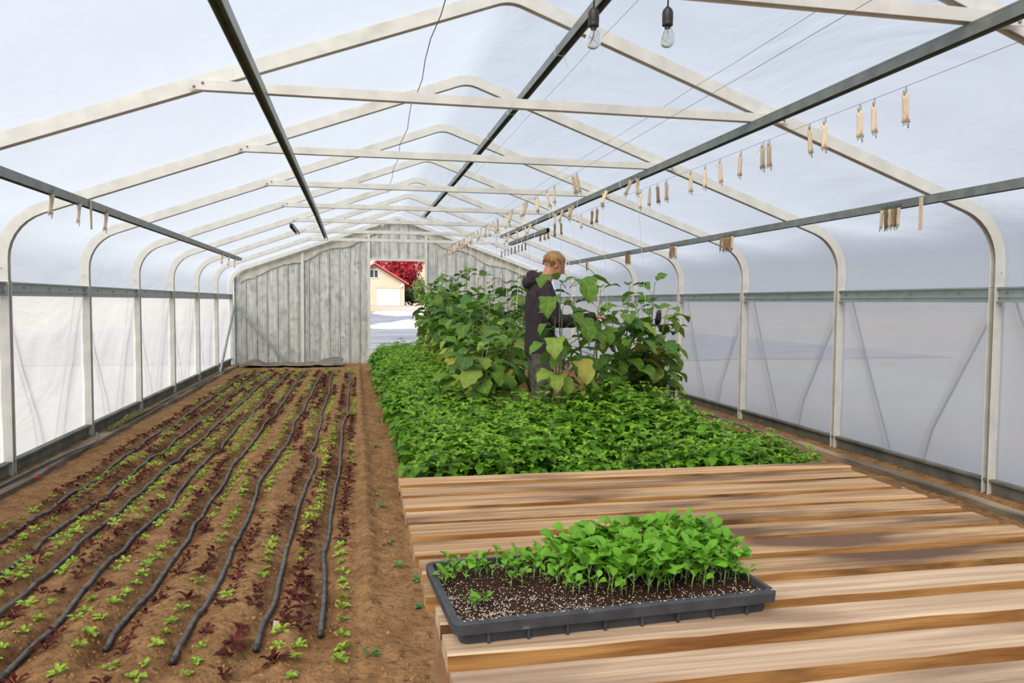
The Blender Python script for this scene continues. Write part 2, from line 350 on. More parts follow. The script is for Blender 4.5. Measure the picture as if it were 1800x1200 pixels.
# ------------------------------------------------------------------ film
def film_roof():
    P = [p for p in hoop_path(.096, RAIL-.05, 10)]
    Q = []                                                     # resample finely
    for a, b in zip(P[:-1], P[1:]):
        n = max(1, int(math.hypot(b[0]-a[0], b[1]-a[1])/.09))
        Q += [(a[0]+(b[0]-a[0])*i/n, a[1]+(b[1]-a[1])*i/n) for i in range(n)]
    Q.append(P[-1]); Q = np.array(Q)
    T = np.gradient(Q, axis=0); T /= np.linalg.norm(T, axis=1)[:, None]; Nn = np.stack([-T[:, 1], T[:, 0]], 1)   # outward
    yy = np.arange(-2.5, 16.95, BAY/12)
    s = np.linspace(0, 1, len(Q))
    S, YY = np.meshgrid(s, yy)
    ph = (YY - HY(0))/BAY; bay = np.sin(PI*(ph % 1.0))**1.0
    eave = np.exp(-((np.minimum(S, 1-S)-.115)/.05)**2)
    D = bay*(-.012 - .075*eave) + .012*fbm(S*38, YY*1.6)*bay + .018*fbm(S*60 + YY*1.3, YY*.5)*np.exp(-((np.minimum(S, 1-S)-.06)/.09)**2)*bay
    X = Q[None, :, 0] + Nn[None, :, 0]*D; Z = Q[None, :, 1] + Nn[None, :, 1]*D
    tag(obj('ceiling', grid_mesh('ceiling', X, YY, Z, 'film_roof')), 'milky translucent plastic film stretched over the hoops', kind='structure')
film_roof()
for side, nm in ((-1, 'left'), (1, 'right')):
    zz = np.linspace(.10, RAIL-.045, 26); yy = np.arange(-2.5, 16.9, BAY/20)
    Z, YY = np.meshgrid(zz, yy); ph = (YY-HY(0))/BAY % 1.0
    D = .03*fbm(YY*2.2 + Z*1.2, Z*1.1) + .014*fbm(YY*7 - Z*5, Z*2.5) + .02*np.sin(PI*ph)
    X = XC + side*(HALF + .062 + .0*D) + side*D*np.sin(PI*np.clip((Z-.1)/1.3, 0, 1))*.9
    tag(obj('wall_'+nm, grid_mesh('wall_'+nm, X, YY, Z, 'film_wall')), 'white plastic film wall below the %s side rails' % nm, kind='structure')

# kerbs and base channels along both walls
for side, nm in ((-1, 'left'), (1, 'right')):
    m = MB(); xa = XC + side*(HALF - .19); xb = XC + side*(HALF - .10)
    yy = np.arange(-2.4, 16.8, .3); rng = random.Random(5)
    R = []
    for y in yy:
        j = rng.uniform(-.008, .008); k = rng.uniform(-.006, .006)
        if nm == 'left': x0, x1 = xa - .10*side*-1*0 + .04*side + j, xb + .06*side + j
        else: x0, x1 = xa + j, xb + j
        R.append([(x0, y, -.12), (x0, y, .0+k), (x1, y, .004+k), (x1, y, -.12)])
    m.rings(R)
    kb = m.build('baseboard_'+nm, 'kerb'); tag(kb, 'weathered kerb board along the foot of the %s film wall' % nm, kind='structure')
    m = MB(); xo = XC + side*(HALF + .06)
    m.box(min(xo, xo-side*.03), max(xo, xo-side*.03), -2.4, 16.8, -.02, .105)
    m.box(min(xo, xo-side*.055), max(xo, xo-side*.055), -2.4, 16.8, .095, .110)
    bc = m.build('base_channel', 'channel', kb)
    m = MB(); yy = np.arange(-2.4, 16.8, .25)
    R = []
    for y in yy: R.append([(XC+side*(HALF-.10), y, -.05), (XC+side*(HALF-.10), y, -.008+rng.uniform(-.008, .008)), (XC+side*(HALF-.0), y, .0+rng.uniform(-.006, .012)), (XC+side*(HALF+.04), y, .012), (XC+side*(HALF+.04), y, -.05)])
    m.rings(R); m.build('soil_strip', 'soil', kb, True)

# bracing cords outside the film, showing faintly through it
for side, nm in ((-1, 'left'), (1, 'right')):
    for k in range(0, 7 if side < 0 else 5):
        ya, yb = HY(k)+.12, HY(k+1)-.06; ym = (ya+yb)/2; xo = XC+side*(HALF+.105); m = MB()
        m.tube([(xo, yb, 1.36), (xo, yb-.22, .85), (xo, ym+.12, -.13)], .009, 5); m.tube([(xo, ya, 1.25), (xo, ym-.25, .35), (xo, ym-.1, -.13)], .009, 5)
        tag(m.build('bracing_cord', 'black_plastic', None, True), 'slack dark cords behind the %s film wall, %s bay from the end wall' % (nm, ['eighth', 'seventh', 'sixth', 'fifth', 'fourth', 'third', 'second', 'first'][k]), 'cord', 'bracing cords outside the film walls')

# ------------------------------------------------------------------ hoops
ORD = ['first', 'second', 'third', 'fourth', 'fifth', 'sixth', 'seventh', 'eighth', 'ninth', 'tenth', 'eleventh', 'twelfth', 'thirteenth', 'fourteenth', 'fifteenth', 'sixteenth']
def band(m, a, b, y0, y1):
    """sweep between inner path a and outer path b"""
    R = []
    for p, q in zip(a, b):
        r = (p[0]+(q[0]-p[0])*.8, p[1]+(q[1]-p[1])*.8); t = .005        # open channel facing inwards
        R.append([(p[0], y0, p[1]), (q[0], y0, q[1]), (q[0], y1, q[1]), (p[0], y1, p[1]), (p[0], y1-t, p[1]), (r[0], y1-t, r[1]), (r[0], y0+t, r[1]), (p[0], y0+t, p[1])])
    m.rings(R)
hin, hout = hoop_path(0, RAIL), hoop_path(.080, RAIL)
mb = MB(); band(mb, hin, hout, 0, .05); arch_me = mb.mesh('arch', 'steel', False)
def post_mesh(side):
    m = MB(); x0, x1 = XC + side*(HALF-.003), XC + side*(HALF+.083)
    band(m, [(x0, -.03), (x0, RAIL+.012)], [(x1, -.03), (x1, RAIL+.012)], -.003, .053); return m.mesh('post', 'steel', False)
post_me = [post_mesh(-1), post_mesh(1)]
mb = MB(); mb.rings([[(x, -.046, ZT), (x, -.046, ZT+.055), (x, -.002, ZT+.055), (x, -.002, ZT), (x, -.006, ZT), (x, -.006, ZT+.050), (x, -.042, ZT+.050), (x, -.042, ZT)] for x in (XC-UT-.02, XC+UT+.02)]); tie_me = mb.mesh('tie_beam', 'steel', False)
mb = MB(); mb.lathe([(.008, 0), (.008, .006), (.005, .009)], 8); bolt_me = mb.mesh('bolt', 'bolt')
mb = MB(); mb.lathe([(.004, 0), (.004, .003)], 6); rivet_me = mb.mesh('rivet', 'bolt')
for k in range(9):
    h = empty('greenhouse_hoop', (0, HY(k), 0))
    tag(h, 'bent galvanised steel hoop with tie beam, %s hoop from the ribbed metal end wall' % ORD[8-k] if k < 8 else 'bent galvanised steel hoop standing against the ribbed metal end wall', 'hoop', 'steel hoops of the tunnel')
    for me, n in ((arch_me, 'arch'), (post_me[0], 'post'), (post_me[1], 'post')): bevel(obj(n, me, h), .004)
    if k < 8:
        bevel(obj('tie_beam', tie_me, h), .002)
        for sg in (-1, 1):
            for dx, dz in ((.0, .018), (.045, .040)):
                obj('bolt', bolt_me, h, (XC + sg*(UT-.005-dx), -.0455, ZT+dz), (PI/2, 0, 0))
    for sg in (-1, 1):
        for z in (RAIL+.10, RAIL-.12): obj('rivet', rivet_me, h, (XC+sg*(HALF+.045), -.0035, z), (PI/2, 0, 0))

# side rails between the posts
for side, nm in ((-1, 'left'), (1, 'right')):
    for k in range(0, 8):
        y0, y1 = HY(k)+.055, HY(k+1)-.005
        r = empty('side_rail', (XC+side*(HALF+.03), (y0+y1)/2, RAIL-.05)); L = (y1-y0)/2
        where = 'in the %s bay from the end wall' % ORD[7-k] if k < 7 else 'in the bay at the ribbed end wall'
        tag(r, 'grey steel rail on the %s film wall %s' % (nm, where), 'rail', 'side rails along the film walls')
        m = MB(); s = side
        def bx(a, b_, z0, z1): m.box(min(a*s, b_*s), max(a*s, b_*s), -L, L, z0, z1)
        bx(.0, .03, -.052, .052); bx(-.022, .0, .040, .052); bx(-.022, 0, -.052, -.044); bx(-.010, 0, -.020, -.014)
        m.build('channel', 'steel_rail', r)
        for yy in (-L*.65, -L*.05, L*.5, L*.92): obj('bolt', bolt_me, r, (-.001*s, yy, .012), (0, -PI/2*s, 0), .8)

# purlins
def purlin(x, z, ya, yb, label, kinks=(), ties=(), w=.05, hgt=.055, name='purlin'):
    r = empty(name, (x, ya, z)); tag(r, label, 'purlin', 'steel purlins under the rafters')
    pts = [(0, 0, 0)] + [(dx, yk-ya, dz) for yk, dx, dz in kinks] + [(0, yb-ya, 0)]
    for a, b in zip(pts[:-1], pts[1:]):
        m = MB(); t = .004; prof = [(-w/2, -hgt/2), (-w/2+t, -hgt/2), (-w/2+t, hgt/2-t), (w/2-t, hgt/2-t), (w/2-t, -hgt/2), (w/2, -hgt/2), (w/2, hgt/2), (-w/2, hgt/2)]
        m.rings([[(p[0]+q[0], p[1], p[2]+q[1]) for q in prof] for p in (a, b)]); m.build('bar', 'steel_dark', r)
    for y in ties:
        m = MB(); ww = w/2+.004; hh = hgt/2+.004
        m.tube([(-ww, y-ya, -hh), (ww, y-ya+.01, -hh), (ww, y-ya+.02, hh), (-ww, y-ya+.01, hh), (-ww, y-ya, -hh)], .0028, 5)
        m.tube([(ww, y-ya+.01, -hh), (ww+.03, y-ya+.03, -hh-.06)], .0014, 4)
        m.build('string_tie', 'string', r)
    return r
purlin(-1.92, 2.012, -.9, 13.9, 'low purlin near the left film wall with twine hooks hanging from it')
purlin(-.503, 2.418, -.9, 14.3, 'upper purlin on the left roof slope ending past a short stub', kinks=((6.35, .025, -.01), (10.0, .03, -.012)))
purlin(1.255, 2.885, -.9, 14.6, 'highest purlin close under the ridge wrapped with white string', ties=(3.1, 4.75, 6.05, 6.3, 7.3, 8.4, 9.0, 9.9, 10.8, 11.7), kinks=((9.85, .015, -.01),))
purlin(2.443, 2.418, -.9, 13.0, 'purlin running at the right ends of the tie beams', ties=(6.9, 8.6))
purlin(3.67, 2.0, -.9, 13.2, 'low purlin near the right film wall with bundles of twine hooks')
purlin(-.90, 2.40, 11.65, 13.0, 'short loose stub of purlin beside the left roof slope')
purlin(2.56, 2.29, 10.2, 12.9, 'short spare length of purlin slung under the right slope')

# braces in the far left corner
def bar(name, a, b, w, label):
    a, b = Vector(a), Vector(b); d = b-a; q = d.to_track_quat('Z', 'X')
    m = MB(); L = d.length; pr = [(-w/2, -.015), (w/2, -.015), (w/2, .015), (w/2-.006, .015), (w/2-.006, -.008), (-w/2+.006, -.008), (-w/2+.006, .015), (-w/2, .015)]
    m.rings([[(p[0], p[1], z) for p in pr] for z in (0, L)])
    o = m.build(name, 'steel_rail', None, False, a); o.rotation_mode = 'QUATERNION'; o.rotation_quaternion = q
    return tag(o, label, 'brace')
bar('diagonal_brace', (-2.42, 14.75, -.05), (-2.43, 16.72, 1.20), .055, 'steel brace leaning along the left film wall into the far corner')
bar('diagonal_brace', (-1.43, 16.86, .02), (-2.35, 16.84, 1.16), .055, 'steel brace slanting across the ribbed metal end wall')

# ------------------------------------------------------------------ end wall of ribbed sheet
YW = 16.95
m = MB()
for x in (-1.09, .29, 1.515): m.box(x-.028, x+.028, YW-.035, YW-.012, -.03, roof_z(x)+.02)
m.box(.29, 1.515, YW-.04, YW-.01, 2.185, 2.235)
wbk = m.build('wall_back', 'steel'); tag(wbk, 'ribbed grey metal end wall with an open doorway', kind='structure')
def sheet(x0, x1, zb):
    P = hoop_path(.075, 0, 8)
    def top(x):
        for a, b in zip(P[:-1], P[1:]):
            if min(a[0], b[0]) - 1e-6 <= x <= max(a[0], b[0]) + 1e-6 and abs(a[0]-b[0]) > 1e-6:
                return a[1] + (b[1]-a[1])*(x-a[0])/(b[0]-a[0])
        return 1.7
    w = x1-x0; prof = [(0, 0), (.008, -.02), (.028, -.02), (.036, 0), (w*.58, 0), (w*.58+.006, -.006), (w*.58+.016, -.006), (w*.58+.022, 0), (w, 0)]
    m = MB(); n = len(prof)
    vs = [(x0+px, YW+.012+py, zb) for px, py in prof] + [(x0+px, YW+.012+py, top(x0+px)) for px, py in prof]
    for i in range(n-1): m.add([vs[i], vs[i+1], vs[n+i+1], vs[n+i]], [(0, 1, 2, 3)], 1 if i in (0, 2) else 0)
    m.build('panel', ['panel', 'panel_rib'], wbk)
pw = .2125
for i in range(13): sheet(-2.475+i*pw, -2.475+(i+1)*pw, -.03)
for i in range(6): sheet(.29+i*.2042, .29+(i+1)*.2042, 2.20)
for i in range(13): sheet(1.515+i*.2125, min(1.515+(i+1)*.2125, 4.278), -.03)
for side in (-1, 1):                                           # roof film folded down over the sheet edge
    m = MB(); rng = random.Random(3); xs_ = np.linspace(-HALF+.14, -.35, 34); pts = []
    for i, u in enumerate(xs_):
        zt = roof_z(XC+u)-.0; zt = min(zt, 1.86+(u+HALF-.14)*1.4 if u < -HALF+.3 else 9)
        pts.append((XC+side*-u*1., YW-.008-.012*rng.random(), zt, zt-.17-.035*math.sin(i*.55)-.03*rng.random()))
    for a, b in zip(pts[:-1], pts[1:]): m.add([(a[0], a[1], a[2]), (b[0], b[1], b[2]), (b[0], b[1]-.004, b[3]), (a[0], a[1]-.004, a[3])], [(0, 1, 2, 3)])
    m.build('film_flap', 'flap', wbk, True)
tag(wbk, kind='structure')

# crumpled dark ground cloth at the foot of the end wall
def crumple(name, x0, x1, y0, y1, zfun, m, label, cat, nx=40, ny=16, seed=0):
    X, Y = np.meshgrid(np.linspace(x0, x1, nx), np.linspace(y0, y1, ny)); Z = zfun(X, Y)
    return tag(obj(name, grid_mesh(name, X, Y, Z, m)), label, cat)
crumple('ground_cloth', -2.25, -.25, 16.1, 16.78, lambda X, Y: .0+.05*np.abs(fbm(X*3, Y*5))*2+.13*np.exp(-((X+.45)/.28)**2)*np.clip((Y-16.3)/.4, 0, 1)*(1+.6*fbm(X*9, Y*7))+.10*np.exp(-((X+2.0)/.2)**2)*np.exp(-((Y-16.4)/.2)**2), 'cloth', 'crumpled dark ground cloth lying at the foot of the end wall', 'cloth')

# ------------------------------------------------------------------ slatted table of pallet boards
TZ = .836
tb = empty('slatted_table', (.77, 1.4, 0)); tag(tb, 'slatted table of rough pallet boards with dark stains', 'table')
TO = Vector((.77, 1.4, 0))
rng = random.Random(11)
backs = [2.09, 1.988, 1.876, 1.756, 1.640, 1.530, 1.418, 1.308, 1.202, 1.087, .979, .867, .757, .647, .54]
for i, yb in enumerate(backs):
    rear = i < 8
    w = (backs[i]-backs[i+1] if i+1 < len(backs) else .11) - (.034 if rear else .040)
    x0 = (.113 if rear else .119) + rng.uniform(-.004, .004); x1 = 1.405 + rng.uniform(-.015, .018) if i else 1.44
    t = .026; n = 15; rows = []
    e1 = [rng.uniform(-.0025, .0025) for _ in range(n)]; e2 = [rng.uniform(-.003, .003) for _ in range(n)]; zz = rng.uniform(-.002, .001)
    for k in range(n):
        x = x0 + (x1-x0)*k/(n-1); yb_, yf = yb+e1[k], yb-w+e2[k]; z1 = TZ+zz; bv = .003
        rows.append([(x, yf, z1-t), (x, yb_, z1-t), (x, yb_, z1-bv), (x, yb_-bv, z1), (x, (yb_+yf)/2, z1-.001), (x, yf+bv, z1), (x, yf, z1-bv)])
    m = MB(); m.rings([[tuple(Vector(p)-TO) for p in r] for r in rows]); 
    for q in range(len(m.f)-2):
        if q % 7 == 6: m.m[q] = 1
    m.build('slat', ['wood' if rear else 'wood_bleached', 'wood_edge'], tb)
for x in (.20, .76, 1.33):
    m = MB(); m.box(x-.045-TO.x, x+.045-TO.x, .45-TO.y, 2.07-TO.y, TZ-.115, TZ-.026); m.build('bearer', 'wood_beam', tb)
for x in (.24, 1.31):
    for y in (.62, 1.95):
        m = MB(); m.box(x-.04-TO.x, x+.04-TO.x, y-.04-TO.y, y+.04-TO.y, -.06, TZ-.115); m.build('leg', 'wood_beam', tb)

# ------------------------------------------------------------------ seedling tray
TR = Matrix.Translation((.132, 1.035, TZ)) @ Matrix.Rotation(math.radians(3.6), 4, 'Z')
TL, TW, TH = .508, .262, .036
tray = empty('seedling_tray'); tray.matrix_world = TR; tag(tray, 'dark grey plastic seedling tray full of potting soil on the slatted table', 'tray')
def rect(x0, x1, y0, y1, z, r=.012, n=3):
    P = []
    for cx, cy, a0 in ((x1-r, y1-r, 0), (x0+r, y1-r, PI/2), (x0+r, y0+r, PI), (x1-r, y0+r, 1.5*PI)):
        P += [(cx+r*math.cos(a0+PI/2*i/n), cy+r*math.sin(a0+PI/2*i/n), z) for i in range(n+1)]
    return P
m = MB(); i_ = .012
m.rings([rect(i_, TL-i_, i_, TW-i_, .0), rect(i_*.8, TL-i_*.8, i_*.8, TW-i_*.8, TH-.018), rect(0, TL, 0, TW, TH-.018), rect(-.001, TL+.001, -.001, TW+.001, TH-.003), rect(.002, TL-.002, .002, TW-.002, TH), rect(.009, TL-.009, .009, TW-.009, TH), rect(.011, TL-.011, .011, TW-.011, TH-.012)], cap=False)
m.add(rect(i_, TL-i_, i_, TW-i_, .0), [tuple(range(15, -1, -1))])
m.build('rim', 'tray', tray)
for x in np.linspace(.05, TL-.05, 8):
    m = MB(); m.box(x-.002, x+.002, .005, .013, .001, TH-.018); m.build('rib', 'tray', tray)
gx, gy = np.meshgrid(np.linspace(.0105, TL-.0105, 90), np.linspace(.0105, TW-.0105, 46))
gz = TH-.009+.010*fbm(gx*40, gy*40)+.003*fbm(gx*150, gy*150)
obj('soil', grid_mesh('soil', gx, gy, gz, 'tray_soil'), tray)
m = MB(); rng = random.Random(2)
for _ in range(9000):                                          # pale grit scattered over the soil and rim
    x = TL*(.02+.96*rng.random()); y = TW*(.03+.95*rng.random())
    dens = .12 + .95*max(0, 1-x/.30)*max(0, 1-y/.16) + .6*max(0, 1-x/.05) + (.25 if y < .05 else 0)
    if rng.random() > dens: continue
    z = TH-.0085+.010*float(fbm(x*40, y*40)); s = rng.uniform(.0005, .0012); a = rng.random()*6
    c, d = math.cos(a)*s, math.sin(a)*s
    m.add([(x+c, y+d, z), (x-d, y+c, z), (x-c, y-d, z), (x+d, y-c, z), (x, y, z+s*1.3)], [(0, 1, 4), (1, 2, 4), (2, 3, 4), (3, 0, 4)])
for _ in range(70):
    x, y = rng.uniform(.0, TL), rng.choice((.004, .005, TW-.005)); s = rng.uniform(.0008, .0016); z = TH+.0004
    m.add([(x+s, y, z), (x, y+s, z), (x-s, y, z), (x, y-s, z), (x, y, z+s)], [(0, 1, 4), (1, 2, 4), (2, 3, 4), (3, 0, 4)])
tag(m.build('perlite', 'perlite', tray), kind='stuff')

def leaf_mesh(name, L, Wd, m, droop=.4, cup=.25, pet=.3, shape=.8, lobes=0., twist=0., nv=7, nu=4, wav=0., seed=0, upcurl=0., fold=0., stemr=.035):
    """blade along +x after a petiole of length pet*L; droop bends it down; u in -1..1 across, v 0..1 along"""
    rng = random.Random(seed); mb = MB(); c = Vector((0, 0, 0)); d = 0.
    path = []; n1 = 3
    total = pet*L; p = Vector((0, 0, 0)); ang = upcurl
    for i in range(n1+1):
        path.append(p.copy())
        if i < n1: ang -= droop*.15/n1*1.; p = p + Vector((math.cos(ang), 0, math.sin(ang)))*(total/n1)
    if pet > 0: mb.tube(path, [stemr*L*(.9-.4*i/n1) for i in range(n1+1)], 4, 1)
    vs, uvs = [], []
    for i in range(nv+1):
        v = i/nv
        w = Wd*.5*(math.sin(PI*min(1, v**shape))**.75 if 0 < v < 1 else 0.)
        if lobes: w *= 1 + lobes*math.sin(v*PI*6+.6)
        t = Vector((math.cos(ang), 0, math.sin(ang))); nrm = Vector((-t.z, 0, t.x))
        tw = twist*v
        for k in range(nu+1):
            u = -1+2*k/nu; lift = cup*w*abs(u)**1.6 + fold*w*abs(u) + wav*Wd*math.sin(v*9+k*2.1+seed)*abs(u)
            side = Vector((0, math.cos(tw), 0)) + nrm*math.sin(tw)
            vs.append(p + side*(u*w) + nrm*lift); uvs.append((u, v))
        if i < nv: p = p + t*(L/nv); ang -= droop/nv
    fs = [(i*(nu+1)+k, i*(nu+1)+k+1, (i+1)*(nu+1)+k+1, (i+1)*(nu+1)+k) for i in range(nv) for k in range(nu)]
    mb.add(vs, fs, 0, uvs); return mb
def put_leaf(mb, src, M, mi=None):
    mb.add([M @ Vector(v) for v in src.v], src.f, 0, None)
    mb.m[-len(src.f):] = [x if mi is None else (mi if x == 0 else x) for x in src.m]
    b = len(mb.v)-len(src.v)
    for k, u in src.uv.items(): mb.uv[b+k] = u
def orient(loc, az, tilt=0., s=1., roll=0.):
    return Matrix.Translation(loc) @ Matrix.Rotation(az, 4, 'Z') @ Matrix.Rotation(-tilt, 4, 'Y') @ Matrix.Rotation(roll, 4, 'X') @ Matrix.Scale(s, 4)

# seedlings: each a stem with separate leaves
sl = [leaf_mesh('leaf', 1., .66+.1*k, 0, droop=.5+.35*k, cup=.25, pet=.55, shape=1.35, nv=5, nu=2, seed=k, upcurl=.9, wav=.03).mesh('leaf', ['seed_leaf', 'seed_stem']) for k in range(4)]
st = MB(); st.tube([(0, 0, -.003), (.02, 0, .5), (0, .02, 1.)], [.045, .04, .03], 5); st_me = st.mesh('stem', 'seed_stem')
rng = random.Random(21); cnt = 0
for iy in range(12):
    for ix in range(25):
        x = .018+ix*.0197+rng.uniform(-.005, .005); y = .020+iy*.0202+rng.uniform(-.005, .005)
        if x > TL-.014 or y > TW-.014: continue
        # how tall the plants are over the tray
        edge = .215 - .02*math.sin(x*20)
        big = max(0, min(1, (x-.16)/.12))
        lim = .165 if x < .10 else .135 if x < .19 else .075-.04*math.sin((x-.2)*8) if x < .34 else .055
        if y < lim and not (iy in (2, 3) and ix in (1, 2) and rng.random() < .6): continue
        if x < .05 and y > .235: continue
        if rng.random() < (.12 if big else .18): continue
        hgt = (.012+.006*rng.random()) + big*(.020+.010*rng.random())*min(1, max(0.15, (y-lim+.03)/.09))
        if y < lim: hgt = .009
        s = empty('seedling'); s.matrix_world = TR @ Matrix.Translation((x, y, TH-.010+.010*float(fbm(x*40, y*40)))) ; s.rotation_euler = (rng.uniform(-.15, .15), rng.uniform(-.15, .15), rng.random()*6.3)
        tall = hgt > .026
        tag(s, 'tall leafy seedling in the crowded part of the tray' if tall else 'small low seedling at the sparse edge of the tray soil', 'seedling', 'tall seedlings in the tray' if tall else 'small seedlings in the tray')
        so = obj('stem', st_me, s); so.scale = (.026, .026, hgt)
        for k in range(rng.choice((5, 6, 6, 7)) if tall else rng.choice((3, 4, 4))):
            zf = .30+.7*rng.random() if k else 1.
            L = (.0215+.0075*rng.random() if tall else .0125+.005*rng.random())
            obj('leaf', rng.choice(sl), s, (0, 0, hgt*zf), (rng.uniform(-.3, .3), -rng.uniform(-.1, .55), k*2.4+rng.random()), L)
        cnt += 1
print('seedlings', cnt)

# ------------------------------------------------------------------ drip hoses
for i in range(len(LINES)):
    y0 = [3.15, 3.07, 3.05, 3.24, 3.02, 2.6, 2.5, 2.4][i]; y1 = [14.9, 15.1, 15.2, 15.5, 15.3, 15.2, 15.3, 15.2][i]
    yy = np.arange(y0, y1, .10)
    lift = .013+.006*vnoise(yy*1.9+i, i)
    P = [(float(drip_x(i, y)), y, soil_at(drip_x(i, y), y)+l) for y, l in zip(yy, lift)]
    r = empty('drip_hose', P[0]); tag(r, 'black drip hose in the soil, %s hose from the basil bed' % ORD[i], 'hose', 'drip hoses between the lettuce rows')
    q = [tuple(Vector(p)-Vector(P[0])) for p in P]
    m = MB(); m.tube(q, .0112, 8); m.build('tube', 'drip', r, True)
    m = MB(); m.tube([(q[0][0], -.012, 0), (q[0][0], .02, 0)], .0132, 8); m.build('end_cap', 'drip_end', r, True)

# ------------------------------------------------------------------ lettuce rows
def lettuce(kind, seed):
    rng = random.Random(seed); mb = MB()
    if kind == 'g':
        n = rng.choice((6, 7, 8))
        for k in range(n):
            lf = leaf_mesh('l', .040+.016*rng.random(), .022+.008*rng.random(), 0, droop=.7+.6*rng.random(), cup=.3, pet=.12, shape=1.6, nv=5, nu=4, wav=.13, seed=seed*9+k, lobes=.22)
            put_leaf(mb, lf, orient((0, 0, .0), k*2*PI/n+rng.uniform(-.4, .4), .6+.7*rng.random()))
        return mb.mesh('lettuce', ['lettuce_green', 'lettuce_green'])
    n = rng.choice((5, 6, 7))
    for k in range(n):
        lf = leaf_mesh('l', .034+.018*rng.random(), .018+.006*rng.random(), 0, droop=.6+.7*rng.random(), cup=.35, pet=.15, shape=1.7, nv=5, nu=2, wav=.12, seed=seed*7+k, lobes=.3)
        put_leaf(mb, lf, orient((0, 0, 0), k*2*PI/n+rng.uniform(-.5, .5), .35+.8*rng.random()))
    return mb.mesh('lettuce', ['lettuce_red', 'lettuce_red'])
LG = [lettuce('g', s) for s in range(6)]; LR = [lettuce('r', s+30) for s in range(6)]
rng = random.Random(8); plants = []
for i in range(len(LINES)):
    for sd_ in (-1, 1):
        y = 2.78+.15*rng.random()
        while y < 15.5:
            g_ = vnoise(y*1.05+i*11.3+sd_*3.7, i*5.1+sd_) + (.12 if rng.random() < .5 else -.12) + (.06 if i in (3, 4, 5) else 0)
            x = float(drip_x(i, y)) + sd_*(.078+.012*rng.random())
            if rng.random() > .07: plants.append(('g' if g_ > .54 else 'r', x, y+rng.uniform(-.02, .02), i))
            y += .112+.035*rng.random()
plants.sort(key=lambda p: p[2])
n_ = {'g': 0, 'r': 0}; rest = {'g': MB(), 'r': MB()}
for kd, x, y, li in plants:
    me = rng.choice(LG if kd == 'g' else LR); sc = rng.uniform(.6, 1.0)*(.92 if kd == 'g' else 1.3)
    if .36 < (x+.0) : continue
    vis = x > -.62*y + .1*0 - .35
    z = soil_at(x, y)+.002
    if n_[kd] < 300 and vis:
        o = obj('green_lettuce_seedling' if kd == 'g' else 'red_lettuce_seedling', me, None, (x, y, z), (rng.uniform(-.2, .2), rng.uniform(-.2, .2), rng.random()*6.3), sc); n_[kd] += 1
        tag(o, 'small %s lettuce seedling beside the %s drip hose from the basil bed' % ('bright green' if kd == 'g' else 'dark red', ORD[li]), 'lettuce', '%s lettuce seedlings along the %s drip hose' % ('green' if kd == 'g' else 'red', ORD[li]))
    elif vis:
        M = orient((x, y, z), rng.random()*6.3, 0, sc); b = len(rest[kd].v)
        rest[kd].v += [tuple(M @ v.co) for v in me.vertices]; rest[kd].f += [tuple(b+j for j in p.vertices) for p in me.polygons]; rest[kd].m += [0]*len(me.polygons)
for kd, c in (('g', 'green'), ('r', 'red')):
    o = rest[kd].build('distant_lettuce_rows', 'lettuce_green' if kd == 'g' else 'lettuce_red', None, True)
    tag(o, 'far %s lettuce seedlings filling the rows towards the end wall' % c, 'lettuce', None, 'stuff')
print('lettuce', len(plants), n_)

# ------------------------------------------------------------------ basil
def basil(seed, hgt=.46, rad=.17, nst=9):
    rng = random.Random(seed); mb = MB(); sm = MB()
    tmpl = [leaf_mesh('b', 1., .52+.05*k, 0, droop=.55+.45*k, cup=.05, fold=.25, pet=.18, shape=.85, nv=5, nu=2, seed=k) for k in range(3)]
    for s in range(nst):
        a = s*2.4+rng.random(); rr = rad*math.sqrt((s+.4)/nst)*1.0; H = hgt*(1-.28*(rr/rad)**2)*rng.uniform(.86, 1.06)
        tip = Vector((rr*math.cos(a), rr*math.sin(a), H)); base = Vector((.3*tip.x, .3*tip.y, 0))
        sm.tube([base, (base+tip)/2+Vector((tip.x*.15, tip.y*.15, 0)), tip], [.0038, .003, .0018], 4)
        nodes = 6
        for k in range(nodes):
            f = 1-.86*(k/(nodes-1))**1.15; p = base.lerp(tip, f); p.x += tip.x*.15*math.sin(PI*f); p.y += tip.y*.15*math.sin(PI*f)
            az = k*PI/2+a
            L = (.050 if k == 0 else .098 if k == 1 else .122+.030*rng.random())*rng.uniform(.85, 1.15)
            for j in range(4 if k < 2 else 2 if k < 4 else 2):
                put_leaf(mb, rng.choice(tmpl), orient(p, az+j*(PI/2 if k < 2 else PI)+rng.uniform(-.35, .35), rng.uniform(.35, .8) if k == 0 else rng.uniform(-.15, .45), L, rng.uniform(-.3, .3)))
                mb.m[-len(tmpl[0].f):] = [(1 if (k == 0) else 0)]*len(tmpl[0].f)
    return mb.mesh('foliage', ['basil', 'basil_young']), sm.mesh('stems', 'basil_stem')
BV = [basil(s, hgt=.45+.02*(s % 3), nst=11) for s in range(7)]
fl = MB(); rng = random.Random(4)
for s in range(2):
    fl.tube([(s*.03, 0, 0), (s*.035, .01, .12)], .0022, 4, 0)
    for k in range(14):
        z = .03+.09*k/14; a = k*2.4; M = orient((s*.032, .005, z), a, .3, .011)
        fl.add([M @ Vector(v) for v in ((0, 0, 0), (.7, -.5, .2), (1.1, 0, -.1), (.7, .5, .2))], [(0, 1, 2, 3)], 1)
fl_me = fl.mesh('flower_spike', ['basil_stem', 'flower'])
spots = []
rng = random.Random(14)
yv = 4.75
while yv < 15.6:                                               # the long strip beside the path
    for li, x in enumerate((.55, .74, .93, 1.12)): spots.append(('a%d' % li, x+rng.uniform(-.04, .04), yv+rng.uniform(-.05, .05)))
    yv += .215
yv = 4.8
